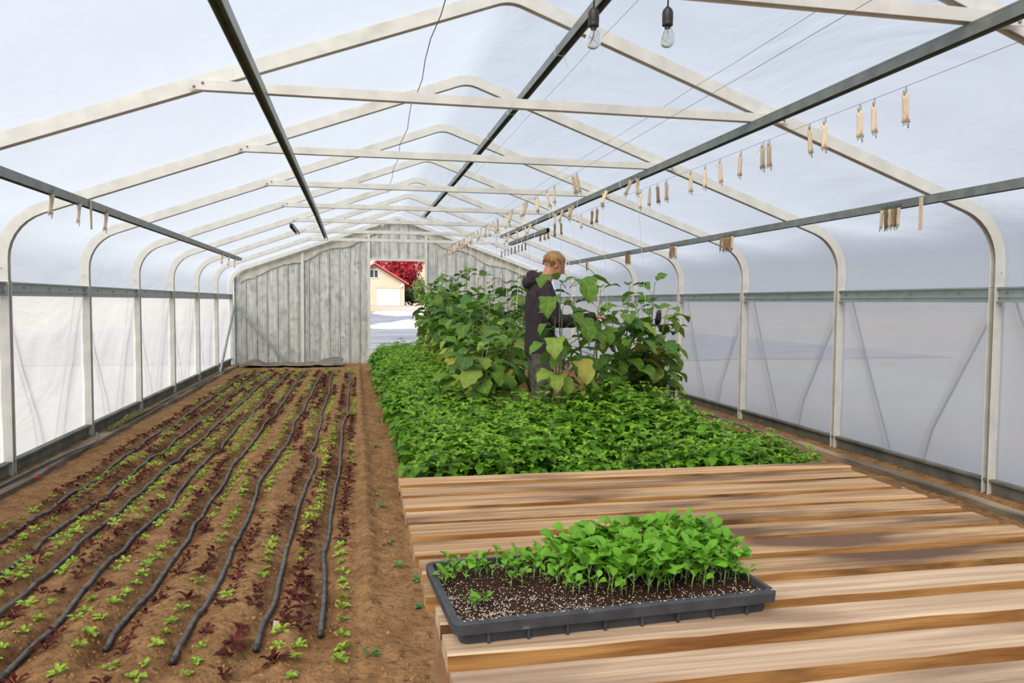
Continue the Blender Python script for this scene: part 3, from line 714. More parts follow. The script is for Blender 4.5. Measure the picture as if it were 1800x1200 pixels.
while yv < 6.75:                                               # the wide block behind the table
    for x in np.arange(1.33, 3.14, .215): spots.append(('b', float(x)+rng.uniform(-.05, .05), yv+rng.uniform(-.05, .05)))
    yv += .225
nb = 0; flo = 0
for kd, x, y in spots:
    li = int(kd[1:] or 0); kd = kd[0]
    if nb >= 300: break
    if kd == 'b' and (y > 6.3 and x > 2.7): continue
    if math.hypot(x-1.70, y-6.93) < .36: continue
    f, s_ = rng.choice(BV)
    if kd == 'a': sc = 1.02 + .12*min(1, max(0, (y-7)/4))
    else: sc = (1.30 if 1.9 < x < 2.7 and y > 5.8 else 1.16 if x < 2.7 and y > 5.6 else .98 if x < 2.75 else .80) * (1 if y > 5.2 else .92)
    sc *= rng.uniform(.90, 1.08)
    flower = kd == 'b' and rng.random() < .10
    r = empty('basil_plant', (x, y, -.04), (0, 0, rng.random()*6.3)); r.scale = (sc*1.02, sc*1.02, sc)
    tag(r, 'basil plant carrying a small white flower spike behind the slatted table' if flower else 'bushy green basil plant in the long strip, %s line from the soil path' % ORD[li] if kd == 'a' else 'bushy green basil plant in the wide block behind the table', 'basil',
        'flowering basil plants' if flower else 'basil plants in the %s line of the long strip' % ORD[li] if kd == 'a' else 'basil plants in the wide block')
    obj('foliage', f, r); obj('stems', s_, r)
    if flower: obj('flower_spike', fl_me, r, (rng.uniform(-.06, .06), rng.uniform(-.06, .06), .42), None, .75)
    nb += 1
print('basil', nb)

# ------------------------------------------------------------------ eggplants
EG = {}
for mname in ('egg_leaf', 'egg_leaf_dark', 'egg_leaf_lime', 'egg_leaf_yellow'):
    EG[mname] = [leaf_mesh('leaf', 1., .54+.06*(k % 3), 0, droop=(.8, 1.3, 1.8, 2.3, 1.1)[k], cup=.12, fold=.10, pet=(.35, .45, .5, .4, .3)[k], shape=(.82, .9, .80, .86, .95)[k],
                 lobes=.15, nv=15, nu=4, wav=.055, seed=k*3+1, upcurl=(.45, .55, .7, .6, .3)[k], twist=(.2, -.3, .1, .3, -.2)[k], stemr=.018).mesh('leaf', [mname, 'egg_stem']) for k in range(5)]
def eggplant(x, y, H, seed, label, group, n=40, spread=.30, old=.25, dark=.4, lmin=.14, lmax=.23, zlow=.25, extra=()):
    rng = random.Random(seed); r = empty('eggplant_plant', (x, y, -.03), (0, 0, 0)); tag(r, label, 'eggplant', group)
    stems = []; ns = 3
    m = MB(); m.tube([(0, 0, -.02), (.01, 0, .18)], [.014, .012], 6); m.build('trunk', 'egg_stem_old', r, True)
    for s in range(ns):
        a = s*2.1+rng.random()*1.5; sp = spread*(.25+.55*rng.random()); h = H*(1. if s == 0 else rng.uniform(.78, .96))
        if s == 0: sp *= .4
        P = [Vector((sp*f**1.3*math.cos(a)+.02*math.sin(f*6+s), sp*f**1.3*math.sin(a)+.02*math.cos(f*5), .15+(h-.15)*f)) for f in (0, .25, .5, .75, 1)]
        P[0] = Vector((.01, 0, .14)); stems.append(P)
        m = MB(); m.tube(P, [.010, .0085, .007, .0055, .003], 5); m.build('stem', 'egg_stem', r, True)
    def on(P, f):
        f = max(0, min(.999, f))*4; i = int(f); return P[i].lerp(P[i+1], f-i)
    for k in range(n):
        f = 1-(k/n)**.9*(1-zlow) if k > 3 else 1.
        P = stems[k % ns]; p = on(P, f*(H-.15*0)/H if f < 1 else .99)
        top = f > .88
        L = rng.uniform(lmin, lmax)*(.62 if top else .9 if f > .7 else 1.)
        q = rng.random()
        if f < .52 and q < old: mn = 'egg_leaf_yellow' if rng.random() < .5 else 'egg_leaf_lime'
        elif f < .72 and q < old*.6: mn = 'egg_leaf_lime'
        else: mn = 'egg_leaf_dark' if rng.random() < dark else 'egg_leaf'
        v = rng.choice((0, 4, 1)) if top else rng.choice((1, 2, 3, 1, 2))
        obj('leaf', EG[mn][v], r, p, (rng.uniform(-.35, .35), -rng.uniform(.1, .6) if top else -rng.uniform(-.35, .25), k*2.4+rng.uniform(-.5, .5)), L)
    for (px, pz, az, L, mn, v) in extra:                        # leaves placed one by one
        p = min((q for P in stems for q in P), key=lambda q: abs(q.z-pz)); obj('leaf', EG[mn][v], r, (px*.55+p.x*.45, p.y-.03, pz), (0, -.05, az), L)
    return r
rng = random.Random(77)
yv = 8.1; i = 0
while yv < 15.4:
    H = 1.22 if yv < 8.5 else 1.38 if yv < 9.3 else 1.62 + .02*(yv-9.5)
    eggplant(1.52+rng.uniform(-.08, .08), yv, H+rng.uniform(-.05, .07), 100+i, 'leafy eggplant in the dense row by the basil strip, %s from the end wall' % ORD[14-i], 'eggplants in the dense row', n=52 if yv < 12 else 44, spread=.36, old=.42, dark=.45, lmin=.22, lmax=.33, zlow=.14); yv += .52; i += 1
for j, yv in enumerate((9.7, 10.5, 11.3, 12.1, 13.0, 14.0)):
    eggplant(2.28+rng.uniform(-.1, .1), yv, 1.62+rng.uniform(-.06, .08), 200+j, 'eggplant of the middle row behind the person, %s from the end wall' % ORD[5-j], 'eggplants in the middle row', n=44, spread=.36, old=.2, dark=.5, lmin=.20, lmax=.30)
eggplant(1.17, 7.35, 1.05, 301, 'short pale-leaved eggplant between basil strip and the person', None, n=52, spread=.34, old=.35, dark=.15, lmin=.22, lmax=.33, zlow=.12)
eggplant(1.71, 6.32, 1.50, 302, 'eggplant with large lobed leaves directly before the person', None, n=15, spread=.13, old=.5, dark=.2, lmin=.16, lmax=.22, zlow=.30,
         extra=((.06, 1.47, -2.5, .27, 'egg_leaf', 2), (.13, 1.47, -1.35, .34, 'egg_leaf', 3), (-.10, 1.33, -2.1, .31, 'egg_leaf', 3), (.06, 1.20, -1.2, .24, 'egg_leaf', 3), (.08, 1.14, -1.2, .31, 'egg_leaf', 3), (-.10, 1.00, -1.9, .29, 'egg_leaf_lime', 3), (.08, .80, -1.3, .31, 'egg_leaf_yellow', 3), (.14, .98, -.8, .28, 'egg_leaf', 2), (-.10, 1.13, -2.6, .18, 'egg_leaf', 3), (-.02, .70, -1.9, .24, 'egg_leaf_lime', 3), (.18, 1.48, -.3, .24, 'egg_leaf', 1), (.10, .66, -.5, .26, 'egg_leaf_lime', 3)))
eggplant(2.12, 6.75, 1.46, 303, 'eggplant beside the hands of the person in the hoodie', None, n=48, spread=.26, old=.4, dark=.3, lmin=.20, lmax=.31, zlow=.12)
eggplant(2.62, 7.3, 1.50, 304, 'eggplant with dark fruit standing between the person and the right wall', None, n=64, spread=.32, old=.4, dark=.25, lmin=.20, lmax=.32, zlow=.12)
e5 = eggplant(2.98, 7.55, 1.56, 305, 'tallest eggplant at the right end of the front clump', None, n=64, spread=.32, old=.35, dark=.25, lmin=.20, lmax=.32, zlow=.12)
eggplant(3.18, 7.95, 1.25, 306, 'lower spreading eggplant at the outer side of the front clump', None, n=52, spread=.38, old=.35, dark=.3, lmin=.20, lmax=.32, zlow=.12)
fr = MB(); fr.lathe([(.004, 0), (.018, -.012), (.026, -.05), (.033, -.10), (.030, -.135), (.014, -.155), (.002, -.158)], 12)
fr_me = fr.mesh('fruit', 'aubergine')
for px, py, pz in ((-.10, -.16, .86), (.05, -.15, 1.28)): obj('fruit', fr_me, e5, (px, py, pz), (.1, .1, 0))
# dry bare stem near the right wall
r = empty('dry_stem', (3.46, 8.15, -.04)); tag(r, 'bare dry brown plant stem between the front eggplants and the right wall', 'plant')
m = MB(); m.tube([(0, 0, 0), (.02, 0, .25), (-.01, .01, .48), (.03, 0, .70)], [.012, .011, .009, .005], 6)
for a, z in ((.5, .3), (2.8, .42), (-.3, .5), (1.6, .6)): m.tube([(0, 0, z), (.07*math.cos(a), .07*math.sin(a), z+.06), (.12*math.cos(a), .1*math.sin(a), z+.05)], [.006, .005, .003], 5)
m.build('stem', 'egg_stem_old', r, True)
for k in range(3): obj('leaf', EG['egg_leaf_lime' if k else 'egg_leaf'][2+k % 2], r, (.01, -.02, .22+.05*k), (0, 0, -1.2+k*1.2), .20)

# ------------------------------------------------------------------ wires and twine hooks
def wire(x, z, y0, y1, sag, label, rr=.0012):
    m = MB(); n = 22
    m.tube([(x, y0+(y1-y0)*i/n, z-sag*math.sin(PI*((y0+(y1-y0)*i/n-HY(0))/BAY % 1))) for i in range(n+1)], rr, 5)
    tag(m.build('trellis_wire', 'wire', None, True), label, 'wire')
WZ = 2.430
wire(2.72, 2.415, -.5, 16.8, .004, 'trellis wire strung past the right ends of the tie beams')
wire(2.40, WZ, -.5, 16.8, .004, 'trellis wire over the front eggplant clump')
wire(1.86, WZ, -.5, 16.8, .004, 'trellis wire over the dense eggplant row')
wire(2.05, 2.645, -.5, 13.5, .01, 'thin wire under the right roof slope above the tie beams')
wire(1.42, 2.865, -.5, 13.5, .01, 'thin wire beside the highest purlin')
m = MB(); m.tube([(.455+.012*math.sin(i*1.7), 2.3+i*.4, 2.885-.02*math.sin(PI*((2.3+i*.4-HY(0))/BAY % 1))) for i in range(24)], .003, 5)
tag(m.build('roof_cable', 'black_plastic', None, True), 'slack dark cable hanging along the roof left of the ridge', 'cable')
def hook_parts(old, seed, h=.185):
    rng = random.Random(seed); t = MB(); w = MB()
    for s in range(5):                                          # strands of wound twine
        ox = (s-2)*.0068; rings = []
        P = [(ox*(1.15-.75*math.sin(PI*f))+.002*math.sin(f*9+s), .004*math.sin(s*2.1+f*3), -.030-(h-.055)*f) for f in np.linspace(0, 1, 7)]
        t.tube(P, [.003, .0058, .0060, .0058, .0060, .0058, .003], 5)
    if rng.random() < .4: t.tube([(0, 0, -.05), (-.02, .004, -.045), (-.035, .01, -.065)], .0012, 4)
    w.tube([(.004, 0, -.035), (.006, 0, -.008), (.003, 0, .002), (-.001, 0, -.006), (-.001, 0, -.03), (.006, 0, -h+.03), (.010, 0, -h), (.013, 0, -h+.004), (.012, 0, -h+.03)], .0014, 4)
    w.tube([(-.006, 0, -.04), (-.012, 0, -.022), (-.009, 0, -.014), (-.004, 0, -.03), (-.008, 0, -h+.03), (-.011, 0, -h+.012), (-.004, 0, -h+.020), (.004, 0, -h+.018)], .0014, 4)
    return t.mesh('twine', 'twine_old' if old else 'twine'), w.mesh('hook_wire', 'wire')
HK = {0: [hook_parts(0, s) for s in range(4)], 1: [hook_parts(1, s+9) for s in range(4)]}
def hook(x, y, z, old, tilt, label, group, string=None, sc=1., rz=None):
    t, w = rng.choice(HK[old]); r = empty('twine_hook', (x, y, z), (rng.uniform(-.08, .08), tilt, rz if rz is not None else rng.uniform(-.45, .45)))
    r.scale = (sc,)*3; tag(r, label, 'hook', group); obj('twine', t, r); obj('hook_wire', w, r)
    if string:
        m = MB(); e = r.matrix_basis.inverted() @ Vector(string); m.tube([(0, 0, -.15), tuple(e)], .0023/sc, 4); m.build('string', 'string', r)
W1 = [3.48, 3.72, 3.84, 4.16, 4.32, 4.79, 4.87, 5.17, 5.5, 5.75, 6.02, 6.53, 6.74, 6.92, 7.15, 8.54, 8.73, 9.18, 10.14, 10.47, 10.86, 11.07, 11.28]
W2 = [6.40, 6.52, 7.2, 7.32, 8.35, 8.56, 8.81, 9.2, 10.5, 10.9, 11.5, 12.0, 12.5, 13.2]
W3 = [6.44, 6.55, 7.18, 7.49, 7.87, 8.01, 8.34, 8.48, 9.15, 9.54, 9.8, 10.17, 10.51, 10.98, 11.12, 11.48, 11.87, 12.22, 12.4, 13.11, 12.6, 12.9, 13.4, 13.7, 13.99, 14.31, 14.6, 14.81, 15.1, 15.36, 15.6, 15.94]
rng = random.Random(31)
for k, y in enumerate(W1):
    old = 1 if k in (12, 15, 16) or k > 17 else 0
    hook(2.72, y, 2.411, old, rng.uniform(-.05, .05), 'wire hook wound with %s twine on the wire past the tie beam ends' % ('old brown' if old else 'pale'), 'hooks with %s twine on the outer wire' % ('brown' if old else 'pale'), sc=1.12)
for k, y in enumerate((11.9, 12.15, 12.4, 12.7, 13.0, 13.3, 13.6, 13.9)): hook(2.62, y, 2.262, 1, 0, 'old brown twine hook hanging on the spare length of purlin' if y < 12.9 else 'old brown twine hook past the end of the spare purlin', 'brown hooks by the spare purlin' if y < 12.9 else 'brown hooks past the spare purlin', sc=.8)
for k, y in enumerate(W2):
    hook(2.40, y, WZ-.003, 0, rng.choice((0, .06, .38)), 'pale twine hook on the wire over the front eggplant clump', 'hooks on the front clump wire', string=(2.35+.25*rng.random(), y+rng.uniform(-.2, .3), 1.1+.2*rng.random()) if k % 2 == 0 else None, sc=1.08)
for k, y in enumerate(W3):
    hook(1.86, y, WZ-.003, 0, rng.choice((0, .05, -.2, .3)), 'pale twine hook on the wire over the dense eggplant row', 'hooks on the dense row wire', string=(1.62+.3*rng.random(), y+rng.uniform(-.4, .1), 1.15+.3*rng.random()) if k % 3 != 1 else None, sc=1.05)
for (y0, n, b) in ((4.78, 7, 'first'), (7.19, 9, 'second'), (8.53, 6, 'third'), (10.06, 6, 'fourth'), (11.92, 4, 'fifth')):
    for k in range(n): hook(3.67-.030, y0-.030*n/2+k*.030+rng.uniform(-.006, .006), 2.005, 1 if (y0 > 5 and k % 4) or k % 3 else 0, .0, 'twine hook in the %s bundle along the low right purlin' % b, 'twine hooks in the %s bundle' % b, rz=PI/2+rng.uniform(-.3, .3), sc=.98)
for y, o_ in ((5.45, 0), (5.95, 0), (6.55, 0)): hook(-1.888, y, 2.012, o_, 0.12, 'pale twine hook near the seventh hoop from the end wall on the low left purlin', 'hooks on the near part of the low left purlin')
for y in (11.9, 12.5, 13.1): hook(-1.888, y, 2.012, 0, 0.1, 'pale twine hook hanging near the far end of the low left purlin', 'hooks at the far end of the low left purlin')
for (x, y, z, label) in ((3.638, 4.47, 2.02, 'flat pale wooden lath hanging beside the first hook bundle'), (-1.888, 6.18, 2.04, 'flat grey lath hanging between hooks on the low left purlin')):
    m = MB(); m.box(-.003, .003, -.016, .016, -.215, .0); o = m.build('hanging_lath', 'twine', None, False, (x, y, z)); tag(o, label, 'lath')

# ------------------------------------------------------------------ hanging bulbs on the nearest tie beam
def bulb(x, drop, label):
    y = HY(0)-.052; r = empty('hanging_bulb', (x, y, ZT)); tag(r, label, 'bulb', 'bulbs under the tie beam')
    m = MB(); m.tube([(0, .01, .06), (.003, 0, .03), (.002, 0, -drop+.05), (0, 0, -drop)], .0032, 6); m.build('cord', 'black_plastic', r, True)
    m = MB(); m.lathe([(.004, .004), (.008, 0), (.017, -.010), (.020, -.020), (.020, -.052), (.019, -.055), (.0195, -.056), (.0195, -.066), (.016, -.068)], 18, 0, (0, 0, -drop)); m.build('socket', 'black_plastic', r, True)
    m = MB(); m.lathe([(.0135, -.064), (.0145, -.074), (.021, -.086), (.0275, -.102), (.029, -.115), (.026, -.130), (.017, -.142), (.006, -.146), (.001, -.1465)], 20, 0, (0, 0, -drop)); g_ = m.build('glass', 'bulb_glass', r, True)
    m = MB(); m.tube([(0, 0, -drop-.066), (0, 0, -drop-.092)], .003, 6); m.tube([(0, 0, -drop-.09), (.008, 0, -drop-.108), (0, .003, -drop-.112), (-.008, 0, -drop-.108), (0, 0, -drop-.09)], .0008, 4); m.build('filament', 'filament', r)
bulb(1.128, .050, 'clear bulb in a black socket hanging on a short cord')
bulb(.845, .075, 'clear bulb in a black socket beside the highest purlin')

# ------------------------------------------------------------------ small things on the soil
for k, (x, y) in enumerate(((.13, 5.39), (.30, 3.68), (.29, 3.36), (.16, 5.05), (.17, 4.3), (.2, 7.2), (.22, 3.9), (.05, 2.95))):
    m = MB(); rr = random.Random(k+60)
    for j in range(9):
        lf = leaf_mesh('w', .03+.02*rr.random(), .016, 0, droop=.8, cup=.2, pet=.3, nv=4, nu=2, seed=j); put_leaf(m, lf, orient((0, 0, .002), rr.random()*6.3, .2+.6*rr.random()))
    o = m.build('weed', ['weed', 'weed'], None, True, (x, y, soil_at(x, y))); tag(o, 'small green weed on the bare path beside the basil', 'weed', 'weeds on the path')
for k, (x, y, s) in enumerate(((4.0, 5.0, .018), (-.9, 3.05, .008), (-.5, 3.7, .007), (3.9, 4.5, .012), (-.7, 3.3, .007), (-1.1, 4.2, .009), (3.95, 5.9, .015))):
    m = MB(); rr = random.Random(k); m.rings([[(s*f*math.cos(a)*(1+.3*rr.random()), s*f*math.sin(a)*(1+.3*rr.random()), s*zz) for a in np.linspace(0, 2*PI, 8)[:-1]] for f, zz in ((.7, -.3), (1., .1), (.85, .5), (.3, .8))])
    side = x > 0; tag(m.build('stone', 'rock', None, True, (x, y, soil_at(x, y))), 'small pale stone on the soil by the right kerb' if side else 'tiny pale stone between the lettuce rows', 'stone', 'stones by the kerb' if side else 'stones among the lettuces')
m = MB(); m.box(-.012, .012, -.002, .002, -.01, .030); o = m.build('paper_tag', 'paper', None, False, (-.325, 3.24, soil_at(-.325, 3.24))); o.rotation_euler = (-.5, .3, .4); tag(o, 'small tan paper tag stuck in the soil beside a lettuce', 'tag')
m = MB(); m.tube([(0, 0, 0), (.004, .002, .03)], [.010, .008], 8); m.tube([(0, 0, .03), (.012, 0, .036)], .006, 6); tag(m.build('red_clip', 'red_plastic', None, True, (-2.315, 6.25, -.02)), 'small red plastic clip at the foot of the left wall', 'clip')
for pts, label in (([(-2.43, 5.2, .012), (-2.425, 5.9, .014), (-2.40, 6.5, .022), (-2.365, 7.05, .026), (-2.315, 7.32, .03), (-2.30, 7.5, .03), (-2.33, 7.68, .045), (-2.39, 7.85, .055)], 'black water pipe curling out beside the left kerb'),
                   ([(-2.40, 8.3, .03), (-2.385, 9.5, .025), (-2.395, 11, .03), (-2.385, 13, .03), (-2.40, 14.6, .03)], 'black water pipe running along the far left kerb')):
    m = MB(); P = [Vector(p) for p in pts]; Q = []
    for a in range(len(P)-1):
        p0, p1, p2, p3 = P[max(a-1, 0)], P[a], P[a+1], P[min(a+2, len(P)-1)]
        for t in np.linspace(0, 1, 6)[:-1]: Q.append(.5*((2*p1)+(p2-p0)*t+(2*p0-5*p1+4*p2-p3)*t*t+(3*p1-p0-3*p2+p3)*t**3))
    Q.append(P[-1]); m.tube(Q, .0125, 8); tag(m.build('water_pipe', 'pipe', None, True), label, 'pipe')
m = MB(); rr = random.Random(9)
for k in range(260):
    y = rr.uniform(8.25, 9.75); x = -2.40-.05*rr.random(); h = rr.uniform(.04, .13)*(1-.5*abs(y-9)/.8); a = rr.random()*6.3; l = rr.uniform(.03, .10)
    m.add([(x-.003, y, .0), (x+.003, y, .0), (x+.002+l*.4*abs(math.cos(a)), y+l*.5*math.sin(a), h*.7), (x+l*.8*abs(math.cos(a)), y+l*math.sin(a), h*.75)], [(0, 1, 2), (0, 2, 3)])
tag(m.build('grass_tuft', 'dry_grass'), 'tuft of dry yellow-green grass at the foot of the left wall', 'grass', None, 'stuff')

# ------------------------------------------------------------------ person
def fuse(mb, name, m, voxel, smooth=4, disp=0., dscale=.06):
    me = mb.mesh(name+'_raw', m); o = bpy.data.objects.new(name+'_raw', me); COL.objects.link(o)
    md = o.modifiers.new('r', 'REMESH'); md.mode = 'VOXEL'; md.voxel_size = voxel
    md = o.modifiers.new('s', 'SMOOTH'); md.iterations = smooth; md.factor = .5
    if disp:
        tx = bpy.data.textures.new(name+'_folds', 'CLOUDS'); tx.noise_scale = dscale
        md = o.modifiers.new('d', 'DISPLACE'); md.texture = tx; md.strength = disp; md.mid_level = .5
    dg = bpy.context.evaluated_depsgraph_get(); dg.update()
    new = bpy.data.meshes.new_from_object(o.evaluated_get(dg)); new.name = name
    bpy.data.objects.remove(o); bpy.data.meshes.remove(me)
    new.polygons.foreach_set('use_smooth', [True]*len(new.polygons)); new.materials.clear(); new.materials.append(M_[m]); return new
def stack(mb, secs, n=20, M=None, pw=1.):
    R = []
    for (z, xc, rx, ry) in secs:
        ring = []
        for k in range(n):
            a = 2*PI*k/n; p = Vector((xc+rx*math.cos(a), ry*math.sin(a), z)); ring.append(M @ p if M else p)
        R.append(ring)
    mb.rings(R)
HEAD = Matrix.Translation((.088, 0, 1.563)) @ Matrix.Rotation(.10, 4, 'Z') @ Matrix.Rotation(.36, 4, 'Y')
b = MB()
stack(b, [(-.005, .052, .020, .022), (.012, .046, .040, .038), (.035, .026, .062, .052), (.06, .010, .080, .062), (.09, .002, .090, .068), (.12, -.002, .096, .073), (.155, -.006, .099, .076), (.190, -.010, .090, .071), (.216, -.012, .064, .052), (.230, -.012, .025, .022)], 20, HEAD)
b.tube([HEAD @ Vector(p) for p in ((.090, 0, .118), (.106, 0, .092), (.113, 0, .078), (.095, 0, .070))], [.008, .011, .0135, .010], 8)     # nose
b.tube([HEAD @ Vector(p) for p in ((.078, -.045, .128), (.090, -.02, .131), (.093, 0, .128), (.090, .02, .131), (.078, .045, .128))], .009, 6)  # brow
b.tube([HEAD @ Vector(p) for p in ((.072, -.022, .047), (.083, 0, .049), (.072, .022, .047))], .0085, 6)                                        # lips
for sg in (-1, 1):
    b.tube([HEAD @ Vector((-.008+.012*math.cos(t), sg*.080+sg*.006*math.sin(t), .108+.028*math.sin(t))) for t in np.linspace(-1.6, 2.6, 8)], .0075, 6)   # ears
    b.tube([HEAD @ Vector(p) for p in ((-.004, sg*.074, .085), (-.004, sg*.078, .125))], .010, 6)
b.tube([HEAD @ Vector((-.02, 0, .07)), HEAD @ Vector((-.022, 0, .02)), (.045, 0, 1.53), (.012, 0, 1.45)], [.055, .056, .058, .075], 14)
stack(b, [(.88, 0, .105, .16), (1.0, 0, .10, .155), (1.1, 0, .098, .15), (1.2, .0, .105, .16), (1.3, .005, .11, .175), (1.4, .01, .105, .18), (1.46, .012, .08, .14), (1.5, .02, .06, .08)])
ARM = {-1: [(.0, -.175, 1.43), (.05, -.225, 1.31), (.115, -.245, 1.175), (.24, -.225, 1.165), (.37, -.185, 1.19), (.455, -.160, 1.205)],
        1: [(.0, .175, 1.43), (.06, .23, 1.31), (.14, .25, 1.17), (.25, .18, 1.15), (.36, .08, 1.16), (.44, -.02, 1.17)]}
for sg in (-1, 1): b.tube([Vector(p) for p in ARM[sg]], [.055, .048, .042, .038, .031, .026], 12)
def hand(b, wrist, fwd, down, side):
    """palm plus five bent fingers; side = direction from little finger to index"""
    f, d, s = Vector(fwd).normalized(), Vector(down).normalized(), Vector(side).normalized(); w = Vector(wrist)
    b.rings([[w+f*t+s*(rw*math.cos(a))+d*(rt*math.sin(a)) for a in np.linspace(0, 2*PI, 13)[:-1]] for t, rw, rt in ((-.01, .026, .021), (.02, .034, .017), (.055, .042, .015), (.085, .041, .013), (.095, .034, .009))])
    for k, (o, L) in enumerate(((.031, .072), (.0105, .080), (-.0105, .074), (-.031, .058))):
        p = w+f*.082+s*o; q = [p]
        for seg, ang in ((.42, .5+.1*k), (.33, 1.15+.1*k), (.25, 1.75)):
            q.append(q[-1]+(f*math.cos(ang)+d*math.sin(ang))*L*seg)
        b.tube(q, [.0095, .009, .0082, .0065], 8)
    p = w+f*.022+s*.032; b.tube([p, p+f*.022+s*.022+d*.006, p+f*.046+s*.028+d*.024, p+f*.066+s*.018+d*.036], [.012, .011, .0098, .007], 8)
hand(b, (.455, -.160, 1.205), (.95, .25, -.05), (-.05, .05, -1), (-.25, .95, .1))
hand(b, (.44, -.02, 1.17), (.9, -.35, .05), (0, -.1, -1), (-.3, -.92, .1))
LEG = {sg: [(.0, sg*.085, .93), (.01, sg*.10, .72), (.02, sg*.105, .50), (-.005, sg*.11, .28), (-.02, sg*.115, .09)] for sg in (-1, 1)}
for sg in (-1, 1):
    b.tube([Vector(p) for p in LEG[sg]], [.085, .075, .055, .05, .038], 12); b.tube([(-.03, sg*.115, .05), (.06, sg*.12, .035), (.15, sg*.125, .03)], [.04, .04, .028], 10)
PX, PY, PZ = 1.67, 6.93, -.035
pers = obj('person', fuse(b, 'person', 'skin', .0065, 3), None, (PX, PY, PZ), (0, 0, -.04), 1.015)
tag(pers, 'person in a dark hoodie and grey trousers tending eggplants with lowered head', 'person')
for sg in (-1, 1):
    m = MB(); m.lathe([(.001, -.008), (.008, 0), (.001, .008)], 8, 0, HEAD @ Vector((.084, sg*.033, .116))); m.build('eye', 'black_plastic', pers, True)
h = MB()                                                        # hoodie
stack(h, [(.865, 0, .128, .185), (.89, 0, .138, .198), (.93, 0, .140, .20), (1.0, .0, .134, .192), (1.1, .0, .132, .190), (1.2, .0, .138, .20), (1.3, .003, .142, .212), (1.4, .008, .134, .208), (1.46, .012, .108, .170), (1.51, .02, .078, .100), (1.53, .02, .066, .075)], 28)
for sg in (-1, 1):
    A = [Vector(p) for p in ARM[sg]]; h.tube([Vector((0, sg*.13, 1.42))]+A, [.085, .078, .072, .066, .060, .050, .040], 16)
    c = A[-1]; dd = (A[-1]-A[-2]).normalized(); h.tube([c-dd*.045, c-dd*.02, c+dd*.008], [.045, .0455, .043], 16)
h.tube([(.075*math.cos(a)-.005, .085*math.sin(a), 1.535+.035*(-math.cos(a))) for a in np.linspace(.5, 2*PI-.5, 15)], [.022+.030*math.sin(PI*i/14)**1.5 for i in range(15)], 12)
h.tube([(-.05, -.07, 1.53), (-.105, -.04, 1.515), (-.125, 0, 1.50), (-.105, .04, 1.515), (-.05, .07, 1.53)], [.03, .045, .052, .045, .03], 12)
h.tube([(.125, -.11, .97), (.145, 0, .98), (.125, .11, .97)], [.03, .035, .03], 8)
hd = obj('hoodie', fuse(h, 'hoodie', 'hoodie', .0105, 3, .018, .09), pers); hd['label'] = 'dark charcoal hooded sweatshirt'
m = MB()
for k in range(3): m.box(-.002, .002, -.014+.005*k, -.006+.008*k, .012*k-.018, .012*k-.010)
o = m.build('emblem', 'logo', pers, False, (.128, -.085, 1.345)); o.rotation_euler = (0, -.1, -.55)
t = MB()
stack(t, [(.86, 0, .128, .175), (.93, 0, .125, .172), (.98, 0, .118, .165)], 24)
for sg in (-1, 1): t.tube([Vector(p) for p in [(.0, sg*.075, .93)]+LEG[sg]+[(-.02, sg*.115, .05)]], [.10, .105, .095, .078, .072, .064, .066], 16)
obj('trousers', fuse(t, 'trousers', 'trousers', .011, 3, .022, .07), pers)
for sg in (-1, 1):
    s = MB(); s.tube([(-.075, sg*.115, .045), (-.03, sg*.115, .06), (.05, sg*.12, .05), (.13, sg*.125, .038), (.185, sg*.127, .03)], [.03, .052, .048, .045, .025], 12); obj('shoe', fuse(s, 'shoe', 'shoe', .01, 2), pers)
hr = MB(); rr = random.Random(6)                                 # hair: a cap of overlapping locks
stack(hr, [(.115, -.045, .060, .068), (.145, -.022, .092, .081), (.18, -.014, .097, .081), (.208, -.013, .080, .066), (.230, -.012, .046, .038), (.238, -.012, .012, .01)], 20, HEAD)
crown = Vector((-.045, 0, .225))
for k in range(420):
    a = rr.random()*2*PI; fwd = math.cos(a)
    reach = rr.uniform(.25, 1.)
    zend = .148 if fwd > .35 else .118 if fwd > -.2 else .070
    p = [];
    for f in (0., .35, .7, 1.):
        z = .236-(.236-zend)*(f*reach)**1.6
        s_ = math.sin(math.acos(max(-1, min(1, (z-.13)/.109))))
        rx_, ry_ = .104*s_, .085*s_
        q = Vector((-.012+rx_*math.cos(a+.15*f)*min(1, .15+f*reach*1.5), ry_*math.sin(a+.15*f)*min(1, .15+f*reach*1.5), z+.004*rr.random()))
        p.append(HEAD @ q)
    hr.tube(p, [.005, .0075, .006, .0015], 5)
obj('hair', hr.mesh('hair', 'hair'), pers)
pr = empty('pruning_shears', (PX+.575, PY-.16, 1.155), (.3, .2, .2)); tag(pr, 'black pruning shears held in the hand of the person', 'tool')
for sg in (-1, 1):
    m = MB(); m.tube([(-.075, 0, sg*.018-.01), (-.04, 0, sg*.024-.008), (.0, 0, sg*.006), (.01, 0, 0)], [.007, .009, .008, .006], 8); m.build('handle', 'black_plastic', pr, True)
m = MB(); m.tube([(0, 0, 0), (.03, 0, .006), (.06, 0, .0)], [.009, .008, .002], 6, 0, True, .3); m.build('blade', 'steel_rail', pr, True)

